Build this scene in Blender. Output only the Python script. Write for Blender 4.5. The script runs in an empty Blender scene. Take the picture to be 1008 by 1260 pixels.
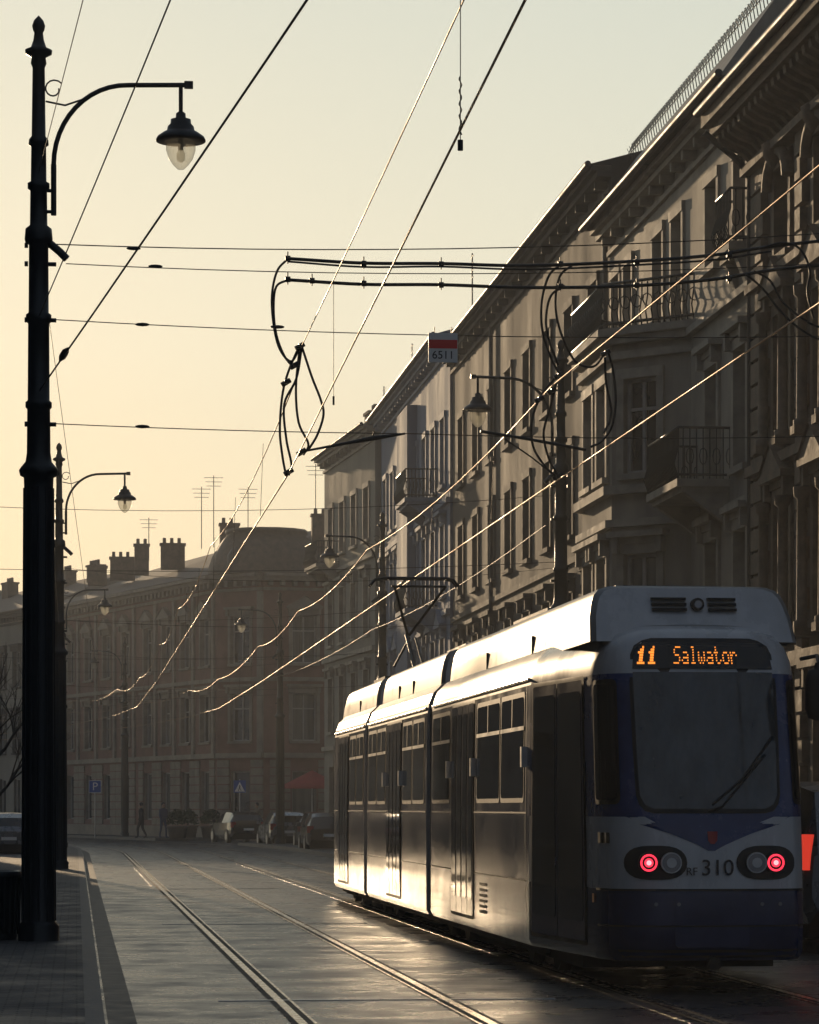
import bpy, math, random
from mathutils import Vector, Matrix
random.seed(11)
R = math.radians
scene = bpy.context.scene

# ------------------------------------------------------------------ materials
def mat(name, col, rough=.6, metal=0.0, noise=.15, nscale=3.0, stretch=(1,1,1), bump=0.0, bscale=30.0,
        coat=0.0, emis=None, estr=0.0, trans=0.0, rvar=0.1, col2=None, spec=.5, fine=True):
    m = bpy.data.materials.new(name); m.use_nodes = True
    nt = m.node_tree; N = nt.nodes; Lk = nt.links
    p = N['Principled BSDF']
    p.inputs['Base Color'].default_value = (*col, 1)
    p.inputs['Roughness'].default_value = rough
    p.inputs['Metallic'].default_value = metal
    p.inputs['Coat Weight'].default_value = coat
    p.inputs['Coat Roughness'].default_value = .08
    p.inputs['Transmission Weight'].default_value = trans
    p.inputs['Specular IOR Level'].default_value = spec
    if emis:
        p.inputs['Emission Color'].default_value = (*emis, 1)
        p.inputs['Emission Strength'].default_value = estr
    tc = N.new('ShaderNodeTexCoord'); mp = N.new('ShaderNodeMapping')
    mp.inputs['Scale'].default_value = stretch
    Lk.new(tc.outputs['Object'], mp.inputs['Vector'])
    if noise > 0:
        nz = N.new('ShaderNodeTexNoise'); nz.inputs['Scale'].default_value = nscale
        nz.inputs['Detail'].default_value = 8; nz.inputs['Roughness'].default_value = .62
        Lk.new(mp.outputs[0], nz.inputs['Vector'])
        rp = N.new('ShaderNodeValToRGB')
        rp.color_ramp.elements[0].position = .32; rp.color_ramp.elements[1].position = .68
        a = [max(0, c * (1 - noise)) for c in col]
        b = [c * (1 + noise) for c in col] if col2 is None else col2
        rp.color_ramp.elements[0].color = (*a, 1); rp.color_ramp.elements[1].color = (*b, 1)
        Lk.new(nz.outputs['Fac'], rp.inputs['Fac']); Lk.new(rp.outputs[0], p.inputs['Base Color'])
        mr = N.new('ShaderNodeMapRange')
        mr.inputs['From Min'].default_value = .3; mr.inputs['From Max'].default_value = .7
        mr.inputs['To Min'].default_value = max(.02, rough - rvar); mr.inputs['To Max'].default_value = min(1, rough + rvar)
        Lk.new(nz.outputs['Fac'], mr.inputs['Value']); Lk.new(mr.outputs[0], p.inputs['Roughness'])
    if bump > 0:
        nb = N.new('ShaderNodeTexNoise'); nb.inputs['Scale'].default_value = bscale; nb.inputs['Detail'].default_value = 6
        Lk.new(tc.outputs['Object'], nb.inputs['Vector'])
        bp = N.new('ShaderNodeBump'); bp.inputs['Strength'].default_value = bump; bp.inputs['Distance'].default_value = .02
        Lk.new(nb.outputs['Fac'], bp.inputs['Height']); Lk.new(bp.outputs[0], p.inputs['Normal'])
    return m

def brickmat(name, c1, c2, mortar, scale, bw, bh, rough=.6, bump=.5, rot=0.0, noise=.3, msize=.02):
    m = bpy.data.materials.new(name); m.use_nodes = True
    nt = m.node_tree; N = nt.nodes; Lk = nt.links; p = N['Principled BSDF']
    tc = N.new('ShaderNodeTexCoord'); mp = N.new('ShaderNodeMapping'); mp.inputs['Rotation'].default_value = (0, 0, rot)
    Lk.new(tc.outputs['Object'], mp.inputs['Vector'])
    bt = N.new('ShaderNodeTexBrick'); bt.inputs['Scale'].default_value = scale
    bt.inputs['Brick Width'].default_value = bw; bt.inputs['Row Height'].default_value = bh
    bt.inputs['Mortar Size'].default_value = msize; bt.inputs['Color1'].default_value = (*c1, 1)
    bt.inputs['Color2'].default_value = (*c2, 1); bt.inputs['Mortar'].default_value = (*mortar, 1)
    Lk.new(mp.outputs[0], bt.inputs['Vector'])
    nz = N.new('ShaderNodeTexNoise'); nz.inputs['Scale'].default_value = .9; nz.inputs['Detail'].default_value = 9
    nz.inputs['Roughness'].default_value = .7
    Lk.new(tc.outputs['Object'], nz.inputs['Vector'])
    mr = N.new('ShaderNodeMapRange'); mr.inputs['From Min'].default_value = .3; mr.inputs['From Max'].default_value = .7
    mr.inputs['To Min'].default_value = 1 - noise; mr.inputs['To Max'].default_value = 1 + noise
    Lk.new(nz.outputs['Fac'], mr.inputs['Value'])
    mx = N.new('ShaderNodeVectorMath'); mx.operation = 'MULTIPLY'
    Lk.new(bt.outputs['Color'], mx.inputs[0]); Lk.new(mr.outputs[0], mx.inputs[1])
    Lk.new(mx.outputs[0], p.inputs['Base Color'])
    m2 = N.new('ShaderNodeMapRange'); m2.inputs['From Min'].default_value = .35; m2.inputs['From Max'].default_value = .65
    m2.inputs['To Min'].default_value = rough - .16; m2.inputs['To Max'].default_value = rough + .18
    Lk.new(nz.outputs['Fac'], m2.inputs['Value']); Lk.new(m2.outputs[0], p.inputs['Roughness'])
    n2 = N.new('ShaderNodeTexNoise'); n2.inputs['Scale'].default_value = 35; n2.inputs['Detail'].default_value = 5
    Lk.new(tc.outputs['Object'], n2.inputs['Vector'])
    n3 = N.new('ShaderNodeTexNoise'); n3.inputs['Scale'].default_value = 1.3; n3.inputs['Detail'].default_value = 2
    Lk.new(tc.outputs['Object'], n3.inputs['Vector'])
    ad = N.new('ShaderNodeMath'); ad.operation = 'MULTIPLY_ADD'; ad.inputs[1].default_value = -1.0
    Lk.new(bt.outputs['Fac'], ad.inputs[0]); Lk.new(n2.outputs['Fac'], ad.inputs[2])
    ad2 = N.new('ShaderNodeMath'); ad2.operation = 'MULTIPLY_ADD'; ad2.inputs[1].default_value = 3.0
    Lk.new(n3.outputs['Fac'], ad2.inputs[0]); Lk.new(ad.outputs[0], ad2.inputs[2])
    bp = N.new('ShaderNodeBump'); bp.inputs['Strength'].default_value = bump; bp.inputs['Distance'].default_value = .012
    Lk.new(ad2.outputs[0], bp.inputs['Height']); Lk.new(bp.outputs[0], p.inputs['Normal'])
    return m

ST = (1, 1, .25)
M = {}
M['ground'] = mat('ground', (.07,.065,.06), .9)
M['asphalt'] = brickmat('asphalt_slabs', (.045,.046,.05), (.058,.057,.058), (.02,.02,.02), 1.0, 3.0, 1.55, rough=.31, bump=.65, rot=R(90), msize=.012)
M['asphalt2'] = mat('asphalt_side', (.05,.05,.052), .55, noise=.3, nscale=1.5, bump=.5, bscale=60)
M['paver'] = brickmat('pavers', (.12,.115,.11), (.08,.075,.072), (.03,.03,.03), 1.0, .22, .11, rough=.68, bump=.6, msize=.008)
M['kerb'] = mat('kerb_granite', (.15,.14,.13), .65, noise=.35, nscale=12, bump=.3)
M['gutter'] = mat('gutter', (.025,.025,.027), .6, noise=.4)
M['rail'] = mat('rail_steel', (.66,.58,.48), .26, metal=1, noise=.2, nscale=8, rvar=.08)
M['groove'] = mat('rail_groove', (.012,.011,.01), .7)
M['iron'] = mat('black_iron', (.012,.013,.014), .42, noise=.4, nscale=10, bump=.15)
M['wire'] = mat('copper_wire', (.27,.165,.08), .48, metal=1, noise=.6, nscale=.35, rvar=.2)
M['wireb'] = mat('dark_wire', (.06,.05,.04), .5, metal=.7, noise=0)
M['rubber'] = mat('rubber', (.012,.012,.013), .45, noise=.2)
lg = bpy.data.materials.new('lamp_glass'); lg.use_nodes = True; ln = lg.node_tree.nodes; ll = lg.node_tree.links
pr_ = ln['Principled BSDF']; pr_.inputs['Base Color'].default_value = (.6,.6,.56,1); pr_.inputs['Roughness'].default_value = .15
tl = ln.new('ShaderNodeBsdfTranslucent'); tl.inputs['Color'].default_value = (.85,.85,.8,1)
tp = ln.new('ShaderNodeBsdfTransparent'); tp.inputs['Color'].default_value = (.93,.93,.9,1)
m1 = ln.new('ShaderNodeMixShader'); m1.inputs[0].default_value = .35; m2_ = ln.new('ShaderNodeMixShader'); m2_.inputs[0].default_value = .62
ll.new(tl.outputs[0], m1.inputs[1]); ll.new(pr_.outputs[0], m1.inputs[2]); ll.new(m1.outputs[0], m2_.inputs[1]); ll.new(tp.outputs[0], m2_.inputs[2])
ll.new(m2_.outputs[0], ln['Material Output'].inputs['Surface']); M['lampglass'] = lg
M['cream'] = mat('cream_stucco', (.30,.275,.235), .85, noise=.35, nscale=.7, stretch=ST, bump=.25)
M['creamtrim'] = mat('cream_trim', (.32,.295,.25), .8, noise=.28, nscale=2, bump=.2)
M['brown'] = mat('brown_stucco', (.13,.10,.078), .85, noise=.35, nscale=1.5, stretch=ST, bump=.35)
M['browntrim'] = mat('brown_trim', (.185,.14,.10), .8, noise=.35, nscale=3, bump=.4, bscale=12)
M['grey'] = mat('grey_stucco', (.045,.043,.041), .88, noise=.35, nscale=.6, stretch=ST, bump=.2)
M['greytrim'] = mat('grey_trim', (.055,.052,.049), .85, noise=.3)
M['blue'] = mat('blue_stucco', (.13,.175,.26), .85, noise=.2, nscale=.6, stretch=ST, bump=.15)
M['bluetrim'] = mat('blue_trim', (.22,.265,.34), .8, noise=.2)
M['beige'] = mat('beige_stucco', (.23,.22,.19), .85, noise=.2, nscale=.7, stretch=ST)
M['brick'] = mat('red_brick', (.23,.13,.10), .85, noise=.25, nscale=1.2)
M['bricktrim'] = mat('brick_trim', (.30,.26,.21), .85, noise=.25, nscale=1.5)
M['roof'] = mat('roof_metal', (.045,.042,.042), .5, noise=.3, nscale=1.5)
M['rooftile'] = mat('roof_tile', (.12,.09,.07), .7, noise=.3, nscale=4)
M['chimney'] = mat('chimney_brick', (.13,.09,.07), .9, noise=.4, nscale=4)
M['glass'] = mat('window_glass', (.02,.022,.026), .06, noise=.5, nscale=.8, rvar=.03, spec=.8)
M['glass2'] = mat('window_curtain', (.16,.155,.14), .15, noise=.4, nscale=1.2, stretch=(3,3,.2))
M['wframe'] = mat('window_frame', (.38,.37,.35), .6, noise=.2)
M['wframed'] = mat('window_frame_dark', (.13,.10,.08), .6, noise=.2)
M['door'] = mat('door_wood', (.06,.04,.03), .5)
M['white'] = mat('tram_white', (.50,.51,.53), .28, noise=.2, nscale=1.6, stretch=(1,1,.4), rvar=.1, coat=.3)
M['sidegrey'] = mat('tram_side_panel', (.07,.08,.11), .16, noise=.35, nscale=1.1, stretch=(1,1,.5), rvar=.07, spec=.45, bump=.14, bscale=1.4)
M['whiteroof'] = mat('tram_roof', (.23,.235,.24), .42, noise=.3, nscale=2.2, rvar=.12)
M['navy'] = mat('tram_navy', (.014,.026,.09), .20, noise=.25, nscale=2, coat=.2, rvar=.08)
M['blueb'] = mat('tram_blue', (.02,.045,.16), .26, noise=.25, nscale=2, coat=.3, rvar=.08)
M['tglass'] = mat('tram_glass', (.010,.012,.014), .06, noise=.4, nscale=1.5, rvar=.03, spec=.6)
M['wsglass'] = mat('windscreen_glass_painted_reflections', (.05,.058,.066), .10, noise=.6, nscale=2.2, stretch=(1.6,1,.7), rvar=.06, spec=.9)  # stretched lighter mottle in the base colour stands in for reflections
M['trubber'] = mat('tram_rubber', (.008,.008,.009), .5, noise=.2)
M['under'] = mat('underbody', (.02,.018,.016), .8, noise=.4)
M['alu'] = mat('alu', (.5,.5,.5), .35, metal=1, noise=.2)
M['led'] = mat('led_orange', (.8,.25,.03), .5, noise=0, emis=(1,.30,.04), estr=1.4)
M['redlamp'] = mat('tail_lamp_lit', (.8,.03,.05), .3, noise=0, emis=(1,.04,.08), estr=1.6)
M['redcore'] = mat('tail_lamp_core', (.9,.4,.4), .3, noise=0, emis=(1,.35,.38), estr=1.8)
M['reddull'] = mat('lens_red', (.35,.01,.01), .2, noise=0)
M['redcar'] = mat('car_tail_lamp_lit', (.7,.03,.02), .3, noise=0, emis=(1,.06,.03), estr=.6)
M['lens'] = mat('lens_clear', (.3,.3,.32), .15, noise=0, metal=.5)
M['orange'] = mat('marker_orange', (.6,.2,.02), .3, noise=0)
M['signw'] = mat('sign_white', (.85,.85,.83), .5, noise=.03)
M['signr'] = mat('sign_red', (.80,.03,.03), .5, noise=.05)
M['signb'] = mat('sign_blue', (.03,.10,.4), .5, noise=.1)
M['txt'] = mat('lettering_dark', (.02,.02,.03), .5, noise=0)
M['carsilver'] = mat('car_silver', (.18,.19,.21), .28, metal=.6, noise=.1, coat=.6)
M['cardark'] = mat('car_dark', (.02,.022,.028), .22, noise=.1, coat=.8)
M['bark'] = mat('bark', (.05,.04,.03), .9, noise=.3, nscale=10)
M['leaf'] = mat('hedge_leaf', (.035,.05,.02), .7, noise=.5, nscale=6)
M['skin'] = mat('skin', (.45,.28,.2), .6, noise=.05)
M['cloth1'] = mat('cloth_dark', (.03,.03,.04), .9)
M['cloth2'] = mat('cloth_blue', (.05,.07,.14), .9)
M['cloth3'] = mat('cloth_beige', (.25,.2,.15), .9)
M['parasol'] = mat('parasol_red', (.35,.05,.05), .8)
M['planter'] = mat('planter', (.12,.1,.09), .8)

# ------------------------------------------------------------------ builder
class B:
    def __init__(s, name):
        s.n = name; s.v = []; s.f = []; s.m = []; s.sm = []; s.ms = []; s.M = Matrix()
    def mi(s, m):
        mm = M[m]
        if mm not in s.ms: s.ms.append(mm)
        return s.ms.index(mm)
    def face(s, pts, m, sm=False):
        k = len(s.v)
        for p in pts: s.v.append(s.M @ Vector(p))
        s.f.append(tuple(range(k, k + len(pts)))); s.m.append(s.mi(m)); s.sm.append(sm)
    def grid(s, rows, m, sm=True, closed=False):
        k = len(s.v); nc = len(rows[0])
        for r in rows:
            for p in r: s.v.append(s.M @ Vector(p))
        for i in range(len(rows) - 1):
            mm = m[i] if isinstance(m, (list, tuple)) else m
            for j in range(nc if closed else nc - 1):
                j2 = (j + 1) % nc
                s.f.append((k + i*nc + j, k + i*nc + j2, k + (i+1)*nc + j2, k + (i+1)*nc + j))
                s.m.append(s.mi(mm)); s.sm.append(sm)
    def box(s, x0, x1, y0, y1, z0, z1, m):
        if x0 > x1: x0, x1 = x1, x0
        if y0 > y1: y0, y1 = y1, y0
        P = [(x0,y0,z0),(x1,y0,z0),(x1,y1,z0),(x0,y1,z0),(x0,y0,z1),(x1,y0,z1),(x1,y1,z1),(x0,y1,z1)]
        k = len(s.v)
        for p in P: s.v.append(s.M @ Vector(p))
        for f in [(0,3,2,1),(4,5,6,7),(0,1,5,4),(1,2,6,5),(2,3,7,6),(3,0,4,7)]:
            s.f.append(tuple(k + i for i in f)); s.m.append(s.mi(m)); s.sm.append(False)
    def prism(s, pts, z0, z1, m):
        n = len(pts)
        s.face([(x, y, z1) for x, y in pts], m); s.face([(x, y, z0) for x, y in reversed(pts)], m)
        for i in range(n):
            a = pts[i]; b = pts[(i+1) % n]
            s.face([(a[0],a[1],z0),(b[0],b[1],z0),(b[0],b[1],z1),(a[0],a[1],z1)], m)
    def tube(s, pts, r, m, n=8, cap=True):
        pts = [Vector(p) for p in pts]; rows = []
        up = None
        for i, p in enumerate(pts):
            t = (pts[min(i+1, len(pts)-1)] - pts[max(i-1, 0)])
            if t.length < 1e-9: t = Vector((0,0,1))
            t.normalize()
            if up is None:
                a = Vector((0,0,1)) if abs(t.z) < .9 else Vector((1,0,0))
                up = (a - t * a.dot(t)).normalized()
            else:
                up = (up - t * up.dot(t))
                if up.length < 1e-6: up = t.orthogonal()
                up.normalize()
            sd = t.cross(up)
            rr = r[i] if isinstance(r, (list, tuple)) else r
            rows.append([p + (up*math.cos(2*math.pi*j/n) + sd*math.sin(2*math.pi*j/n)) * rr for j in range(n)])
        s.grid(rows, m, True, True)
        if cap:
            s.face(list(reversed(rows[0])), m); s.face(rows[-1], m)
    def lathe(s, c, prof, m, n=20):
        rows = [[(c[0] + r*math.cos(2*math.pi*j/n), c[1] + r*math.sin(2*math.pi*j/n), c[2] + z) for j in range(n)] for z, r in prof]
        s.grid(rows, m, True, True)
    def build(s, parent=None, loc=None):
        me = bpy.data.meshes.new(s.n)
        me.from_pydata([tuple(v) for v in s.v], [], s.f)
        for mm in s.ms: me.materials.append(mm)
        me.polygons.foreach_set('material_index', s.m)
        me.polygons.foreach_set('use_smooth', s.sm)
        me.update()
        o = bpy.data.objects.new(s.n, me); scene.collection.objects.link(o)
        if parent: o.parent = parent
        if loc: o.location = loc
        return o

def empty(name, loc=(0,0,0)):
    e = bpy.data.objects.new(name, None); scene.collection.objects.link(e); e.location = loc
    e.empty_display_size = .3
    return e

def text(name, body, size, loc, m, parent, ext=.002):
    c = bpy.data.curves.new(name, 'FONT'); c.body = body; c.size = size; c.align_x = 'CENTER'; c.align_y = 'CENTER'; c.extrude = ext
    t = bpy.data.objects.new(name + '_tmp', c); scene.collection.objects.link(t)
    dg = bpy.context.evaluated_depsgraph_get()
    me = bpy.data.meshes.new_from_object(t.evaluated_get(dg))
    bpy.data.objects.remove(t)
    o = bpy.data.objects.new(name, me); scene.collection.objects.link(o); me.materials.clear(); me.materials.append(M[m])
    o.parent = parent; o.location = loc; o.rotation_euler = (R(90), 0, 0)
    return o

def cv(y):
    return -((y - 108) ** 2) / 400 if y > 108 else 0.0

# ------------------------------------------------------------------ camera, world, sun
cam_d = bpy.data.cameras.new('camera'); cam = bpy.data.objects.new('camera', cam_d); scene.collection.objects.link(cam)
cam.location = (0, 0, 1.65); cam.rotation_euler = (R(90), 0, R(-6.32))
cam_d.sensor_fit = 'HORIZONTAL'; cam_d.sensor_width = 24; cam_d.lens = 88.1; cam_d.shift_y = .361
cam_d.clip_end = 4000; cam_d.clip_start = .1
scene.camera = cam

AZ, EL = -7.0, 8.0
S = Vector((math.sin(R(AZ))*math.cos(R(EL)), math.cos(R(AZ))*math.cos(R(EL)), math.sin(R(EL))))
sd = bpy.data.lights.new('sun', 'SUN'); sun = bpy.data.objects.new('sun', sd); scene.collection.objects.link(sun)
sd.energy = 3.6; sd.angle = R(.6); sd.color = (1, .74, .46)
sun.rotation_euler = S.to_track_quat('Z', 'Y').to_euler()

w = bpy.data.worlds.new('World'); scene.world = w; w.use_nodes = True
nt = w.node_tree; N = nt.nodes; Lk = nt.links
bg = N['Background']
sky = N.new('ShaderNodeTexSky'); sky.sky_type = 'NISHITA'; sky.sun_disc = False
sky.sun_elevation = R(EL); sky.sun_rotation = R(AZ); sky.dust_density = 4; sky.air_density = 1.5
tc = N.new('ShaderNodeTexCoord'); sp = N.new('ShaderNodeSeparateXYZ'); Lk.new(tc.outputs['Generated'], sp.inputs[0])
rp = N.new('ShaderNodeValToRGB'); cr = rp.color_ramp
stops = [(0,(.89,.75,.49)),(.07,(.88,.80,.56)),(.15,(.80,.80,.65)),(.26,(.64,.70,.63)),(.42,(.22,.28,.33)),(1,(.10,.15,.22))]
while len(cr.elements) < len(stops): cr.elements.new(.5)
for e, (p_, c_) in zip(cr.elements, stops): e.position = p_; e.color = (*c_, 1)
Lk.new(sp.outputs['Z'], rp.inputs['Fac'])
dt = N.new('ShaderNodeVectorMath'); dt.operation = 'DOT_PRODUCT'
Lk.new(tc.outputs['Generated'], dt.inputs[0]); dt.inputs[1].default_value = (math.sin(R(AZ)), math.cos(R(AZ)), 0)
mr = N.new('ShaderNodeMapRange'); mr.interpolation_type = 'SMOOTHSTEP'
mr.inputs['From Min'].default_value = .0; mr.inputs['From Max'].default_value = .95
mr.inputs['To Min'].default_value = 0; mr.inputs['To Max'].default_value = 1.0
Lk.new(dt.outputs['Value'], mr.inputs['Value'])
mixs = N.new('ShaderNodeMix'); mixs.data_type = 'RGBA'
mixs.inputs[6].default_value = (.095,.12,.16,1)
Lk.new(mr.outputs[0], mixs.inputs[0]); Lk.new(rp.outputs[0], mixs.inputs[7])
vs = N.new('ShaderNodeVectorMath'); vs.operation = 'SCALE'; vs.inputs['Scale'].default_value = .006
Lk.new(sky.outputs[0], vs.inputs[0])
va = N.new('ShaderNodeVectorMath'); va.operation = 'ADD'
Lk.new(mixs.outputs[2], va.inputs[0]); Lk.new(vs.outputs[0], va.inputs[1])
Lk.new(va.outputs[0], bg.inputs['Color']); bg.inputs['Strength'].default_value = 1.0
scene.view_settings.view_transform = 'Standard'; scene.view_settings.look = 'None'; scene.view_settings.exposure = 0

# haze: one real volume over the street
hb = B('haze'); M['haze'] = bpy.data.materials.new('haze_air')
hm = M['haze']; hm.use_nodes = True; hn = hm.node_tree.nodes; hn.clear()
ho = hn.new('ShaderNodeOutputMaterial'); hv = hn.new('ShaderNodeVolumeScatter')
hv.inputs['Color'].default_value = (.9,.95,1,1); hv.inputs['Density'].default_value = .00095; hv.inputs['Anisotropy'].default_value = .25
hm.node_tree.links.new(hv.outputs[0], ho.inputs['Volume'])
hb.box(-120, 160, -30, 330, -1, 45, 'haze'); hb.build()

# ------------------------------------------------------------------ ground
g = B('ground'); g.face([(-1500,-1500,-.15),(1500,-1500,-.15),(1500,2500,-.15),(-1500,2500,-.15)], 'ground'); g.build()

YS = [-20 + i*4 for i in range(65)]
def strip(b, xl, xr, z, y0, y1, m):
    ys = [y0] + [y for y in YS if y0 < y < y1] + [y1]
    for a, c in zip(ys, ys[1:]):
        b.face([(xl+cv(a),a,z),(xr+cv(a),a,z),(xr+cv(c),c,z),(xl+cv(c),c,z)], m)
def vstrip(b, x, z0, z1, y0, y1, m):
    ys = [y0] + [y for y in YS if y0 < y < y1] + [y1]
    for a, c in zip(ys, ys[1:]):
        b.face([(x+cv(a),a,z0),(x+cv(a),a,z1),(x+cv(c),c,z1),(x+cv(c),c,z0)], m)
rd = B('road')
strip(rd, .2, 8.3, 0, -20, 236, 'asphalt')
rd.face([(5,131,-.004),(70,131,-.004),(70,150,-.004),(4,150,-.004)], 'asphalt2')
strip(rd, .24, .46, .004, -20, 236, 'gutter')
rd.build()
tr = B('tram_tracks')
for cx in (2.43, 5.56):
    for sgn in (-1, 1):
        x = cx + sgn*.7175
        strip(tr, x-.035, x+.035, .010, -20, 236, 'rail')
        gx = x - sgn*.062
        strip(tr, gx-.026, gx+.026, .007, -20, 236, 'groove')
        gx2 = x - sgn*.10
        strip(tr, gx2-.012, gx2+.012, .009, -20, 236, 'rail')
        ox = x + sgn*.06
        strip(tr, ox-.02, ox+.02, .006, -20, 236, 'groove')
for y in (25.6, 42.5, 61):
    tr.box(1.2, 4.1, y, y+.06, -.01, .009, 'alu')
tr.build()
pv = B('pavement')
strip(pv, -5.9, .06, .13, -20, 236, 'paver')
strip(pv, .06, .2, .134, -20, 236, 'kerb'); vstrip(pv, .2, -.02, .134, -20, 236, 'kerb')
for (a, c) in ((-20, 131), (150, 236)):
    strip(pv, 8.45, 12.3, .13, a, c, 'paver'); strip(pv, 8.3, 8.45, .134, a, c, 'kerb'); vstrip(pv, 8.3, -.02, .134, a, c, 'kerb')
pv.face([(8.3+cv(131),131,-.02),(8.3+cv(131),131,.13),(12.3+cv(131),131,.13),(12.3+cv(131),131,-.02)],'kerb')
pv.face([(8.3+cv(150),150,-.02),(8.3+cv(150),150,.13),(12.3+cv(150),150,.13),(12.3+cv(150),150,-.02)],'kerb')
pv.build()

# ------------------------------------------------------------------ facade tools
def frame(o, d):
    d = Vector((d[0], d[1], 0)).normalized(); out = Vector((0,0,1)).cross(d)
    return Matrix(((d.x, out.x, 0, o[0]), (d.y, out.y, 0, o[1]), (0, 0, 1, o[2] if len(o) > 2 else 0), (0,0,0,1)))

def window(b, s0, s1, z0, z1, kind, mt, mf, dp=.24):
    gm = 'glass' if random.random() < .7 else 'glass2'
    b.face([(s0,-dp,z0),(s1,-dp,z0),(s1,-dp,z1),(s0,-dp,z1)], gm if kind != 'door' else 'door')
    f = .07
    for (a, c, e, g_) in ((s0,s0+f,z0,z1),(s1-f,s1,z0,z1),(s0+f,s1-f,z0,z0+f),(s0+f,s1-f,z1-f,z1)):
        b.box(a, c, -dp+.002, -dp+.07, e, g_, mf)
    mid = (s0+s1)/2
    if kind != 'shop':
        b.box(mid-.035, mid+.035, -dp+.003, -dp+.06, z0+f, z1-f, mf)
        zt = z0 + (z1-z0)*.68
        b.box(s0+f, s1-f, -dp+.004, -dp+.055, zt-.03, zt+.03, mf)
    if kind in ('trim', 'ped', 'lint'):
        b.box(s0-.14, s1+.14, -.02, .14, z0-.12, z0-.001, mt)
        b.box(s0-.17, s0-.001, -.02, .06, z0, z1, mt); b.box(s1+.001, s1+.17, -.02, .06, z0, z1, mt)
        b.box(s0-.17, s1+.17, -.02, .08, z1+.001, z1+.2, mt)
        if kind in ('lint', 'ped'):
            b.box(s0-.28, s1+.28, -.02, .26, z1+.33, z1+.45, mt)
            b.box(s0-.2, s1+.2, -.02, .12, z1+.2, z1+.33, mt)
            b.box(s0-.2, s0-.06, -.02, .2, z1+.02, z1+.33, mt); b.box(s1+.06, s1+.2, -.02, .2, z1+.02, z1+.33, mt)
        if kind == 'ped':
            a = s0-.28; c = s1+.28; h = z1+.452
            b.face([(a,.24,h),(c,.24,h),(mid,.24,h+.5)], mt)
            b.face([(a,.28,h),(mid,.28,h+.52),(mid,-.02,h+.52),(a,-.02,h)], mt)
            b.face([(c,.28,h),(mid,.28,h+.52),(mid,-.02,h+.52),(c,-.02,h)], mt)
    elif kind == 'sill':
        b.box(s0-.08, s1+.08, -.02, .1, z0-.09, z0-.001, mt)

def facade(b, o, d, L, H, wins, mw, mt, mf='wframe', dp=.24, z0=0):
    b.M = frame(o, d)
    sb = sorted({0, L} | {w_[0] for w_ in wins} | {w_[1] for w_ in wins})
    zb = sorted({z0, H} | {w_[2] for w_ in wins} | {w_[3] for w_ in wins})
    for i in range(len(sb)-1):
        sc = (sb[i]+sb[i+1])/2; run = None
        for j in range(len(zb)-1):
            zc = (zb[j]+zb[j+1])/2
            hole = any(w_[0] < sc < w_[1] and w_[2] < zc < w_[3] for w_ in wins)
            if hole:
                if run is not None:
                    b.face([(sb[i],0,run),(sb[i+1],0,run),(sb[i+1],0,zb[j]),(sb[i],0,zb[j])], mw); run = None
            elif run is None: run = zb[j]
        if run is not None:
            b.face([(sb[i],0,run),(sb[i+1],0,run),(sb[i+1],0,H),(sb[i],0,H)], mw)
    for w_ in wins:
        s0, s1, a, c = w_[:4]; k = w_[4] if len(w_) > 4 else 'trim'
        b.face([(s0,0,a),(s0,-dp,a),(s0,-dp,c),(s0,0,c)], mt); b.face([(s1,-dp,a),(s1,0,a),(s1,0,c),(s1,-dp,c)], mt)
        b.face([(s0,0,a),(s1,0,a),(s1,-dp,a),(s0,-dp,a)], mt); b.face([(s0,-dp,c),(s1,-dp,c),(s1,0,c),(s0,0,c)], mt)
        window(b, s0, s1, a, c, k, mt, mf, dp)

def band(b, s0, s1, z0, z1, out, m): b.box(s0+.003, s1-.003, -.03, out, z0, z1, m)

def cornice(b, L, H, mt, sc=1.0, dent=.55, s0=0):
    band(b, s0, L, H-.75*sc, H-.62*sc, .10*sc, mt)
    band(b, s0, L, H-.32*sc, H-.16*sc, .42*sc, mt)
    band(b, s0, L, H-.157*sc, H-.02, .58*sc, mt)
    n = max(1, int((L-s0)/dent))
    for i in range(n):
        c = s0 + (i+.5)*(L-s0)/n
        b.box(c-.09*sc, c+.09*sc, -.02, .36*sc, H-.55*sc, H-.322*sc, mt)

def shell(b, L, H, D, mw, rmat='roof', rise=1.8, over=.6, rd=4.5):
    b.face([(0,0,0),(0,-D,0),(0,-D,H),(0,0,H)], mw); b.face([(L,-D,0),(L,0,0),(L,0,H),(L,-D,H)], mw)
    b.face([(0,-D,0),(L,-D,0),(L,-D,H),(0,-D,H)], mw)
    e = .02
    b.face([(0,over,H+e),(L,over,H+e),(L,-rd,H+rise),(0,-rd,H+rise)], rmat)
    b.face([(0,-rd,H+rise),(L,-rd,H+rise),(L,-D,H+.3),(0,-D,H+.3)], rmat)
    for s in (0, L):
        b.face([(s,over,H-.02),(s,over,H+e),(s,-rd,H+rise),(s,-D,H+.3),(s,-D,H),(s,0,H)], mw)
    b.tube([(0,over+.05,H+.02),(L,over+.05,H+.02)], .075, rmat, 8)

def chim(b, s, y, z0, w_, d, h):
    b.box(s-w_/2, s+w_/2, y-d/2, y+d/2, z0, z0+h, 'chimney')
    b.box(s-w_/2-.06, s+w_/2+.06, y-d/2-.06, y+d/2+.06, z0+h, z0+h+.12, 'chimney')
    for k in range(int(w_/.4)):
        b.lathe((s-w_/2+.2+k*.4, y, z0+h+.12), [(0,.1),(.3,.09),(.3,.0)], 'chimney', 8)

def antenna(b, s, y, z0, h, n=4, w_=.9):
    b.tube([(s,y,z0),(s,y,z0+h)], .025, 'iron', 5)
    for i in range(n):
        z = z0+h-.12-i*.22
        b.tube([(s-w_/2*(1-.12*i),y,z),(s+w_/2*(1-.12*i),y,z)], .014, 'iron', 4)

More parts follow.
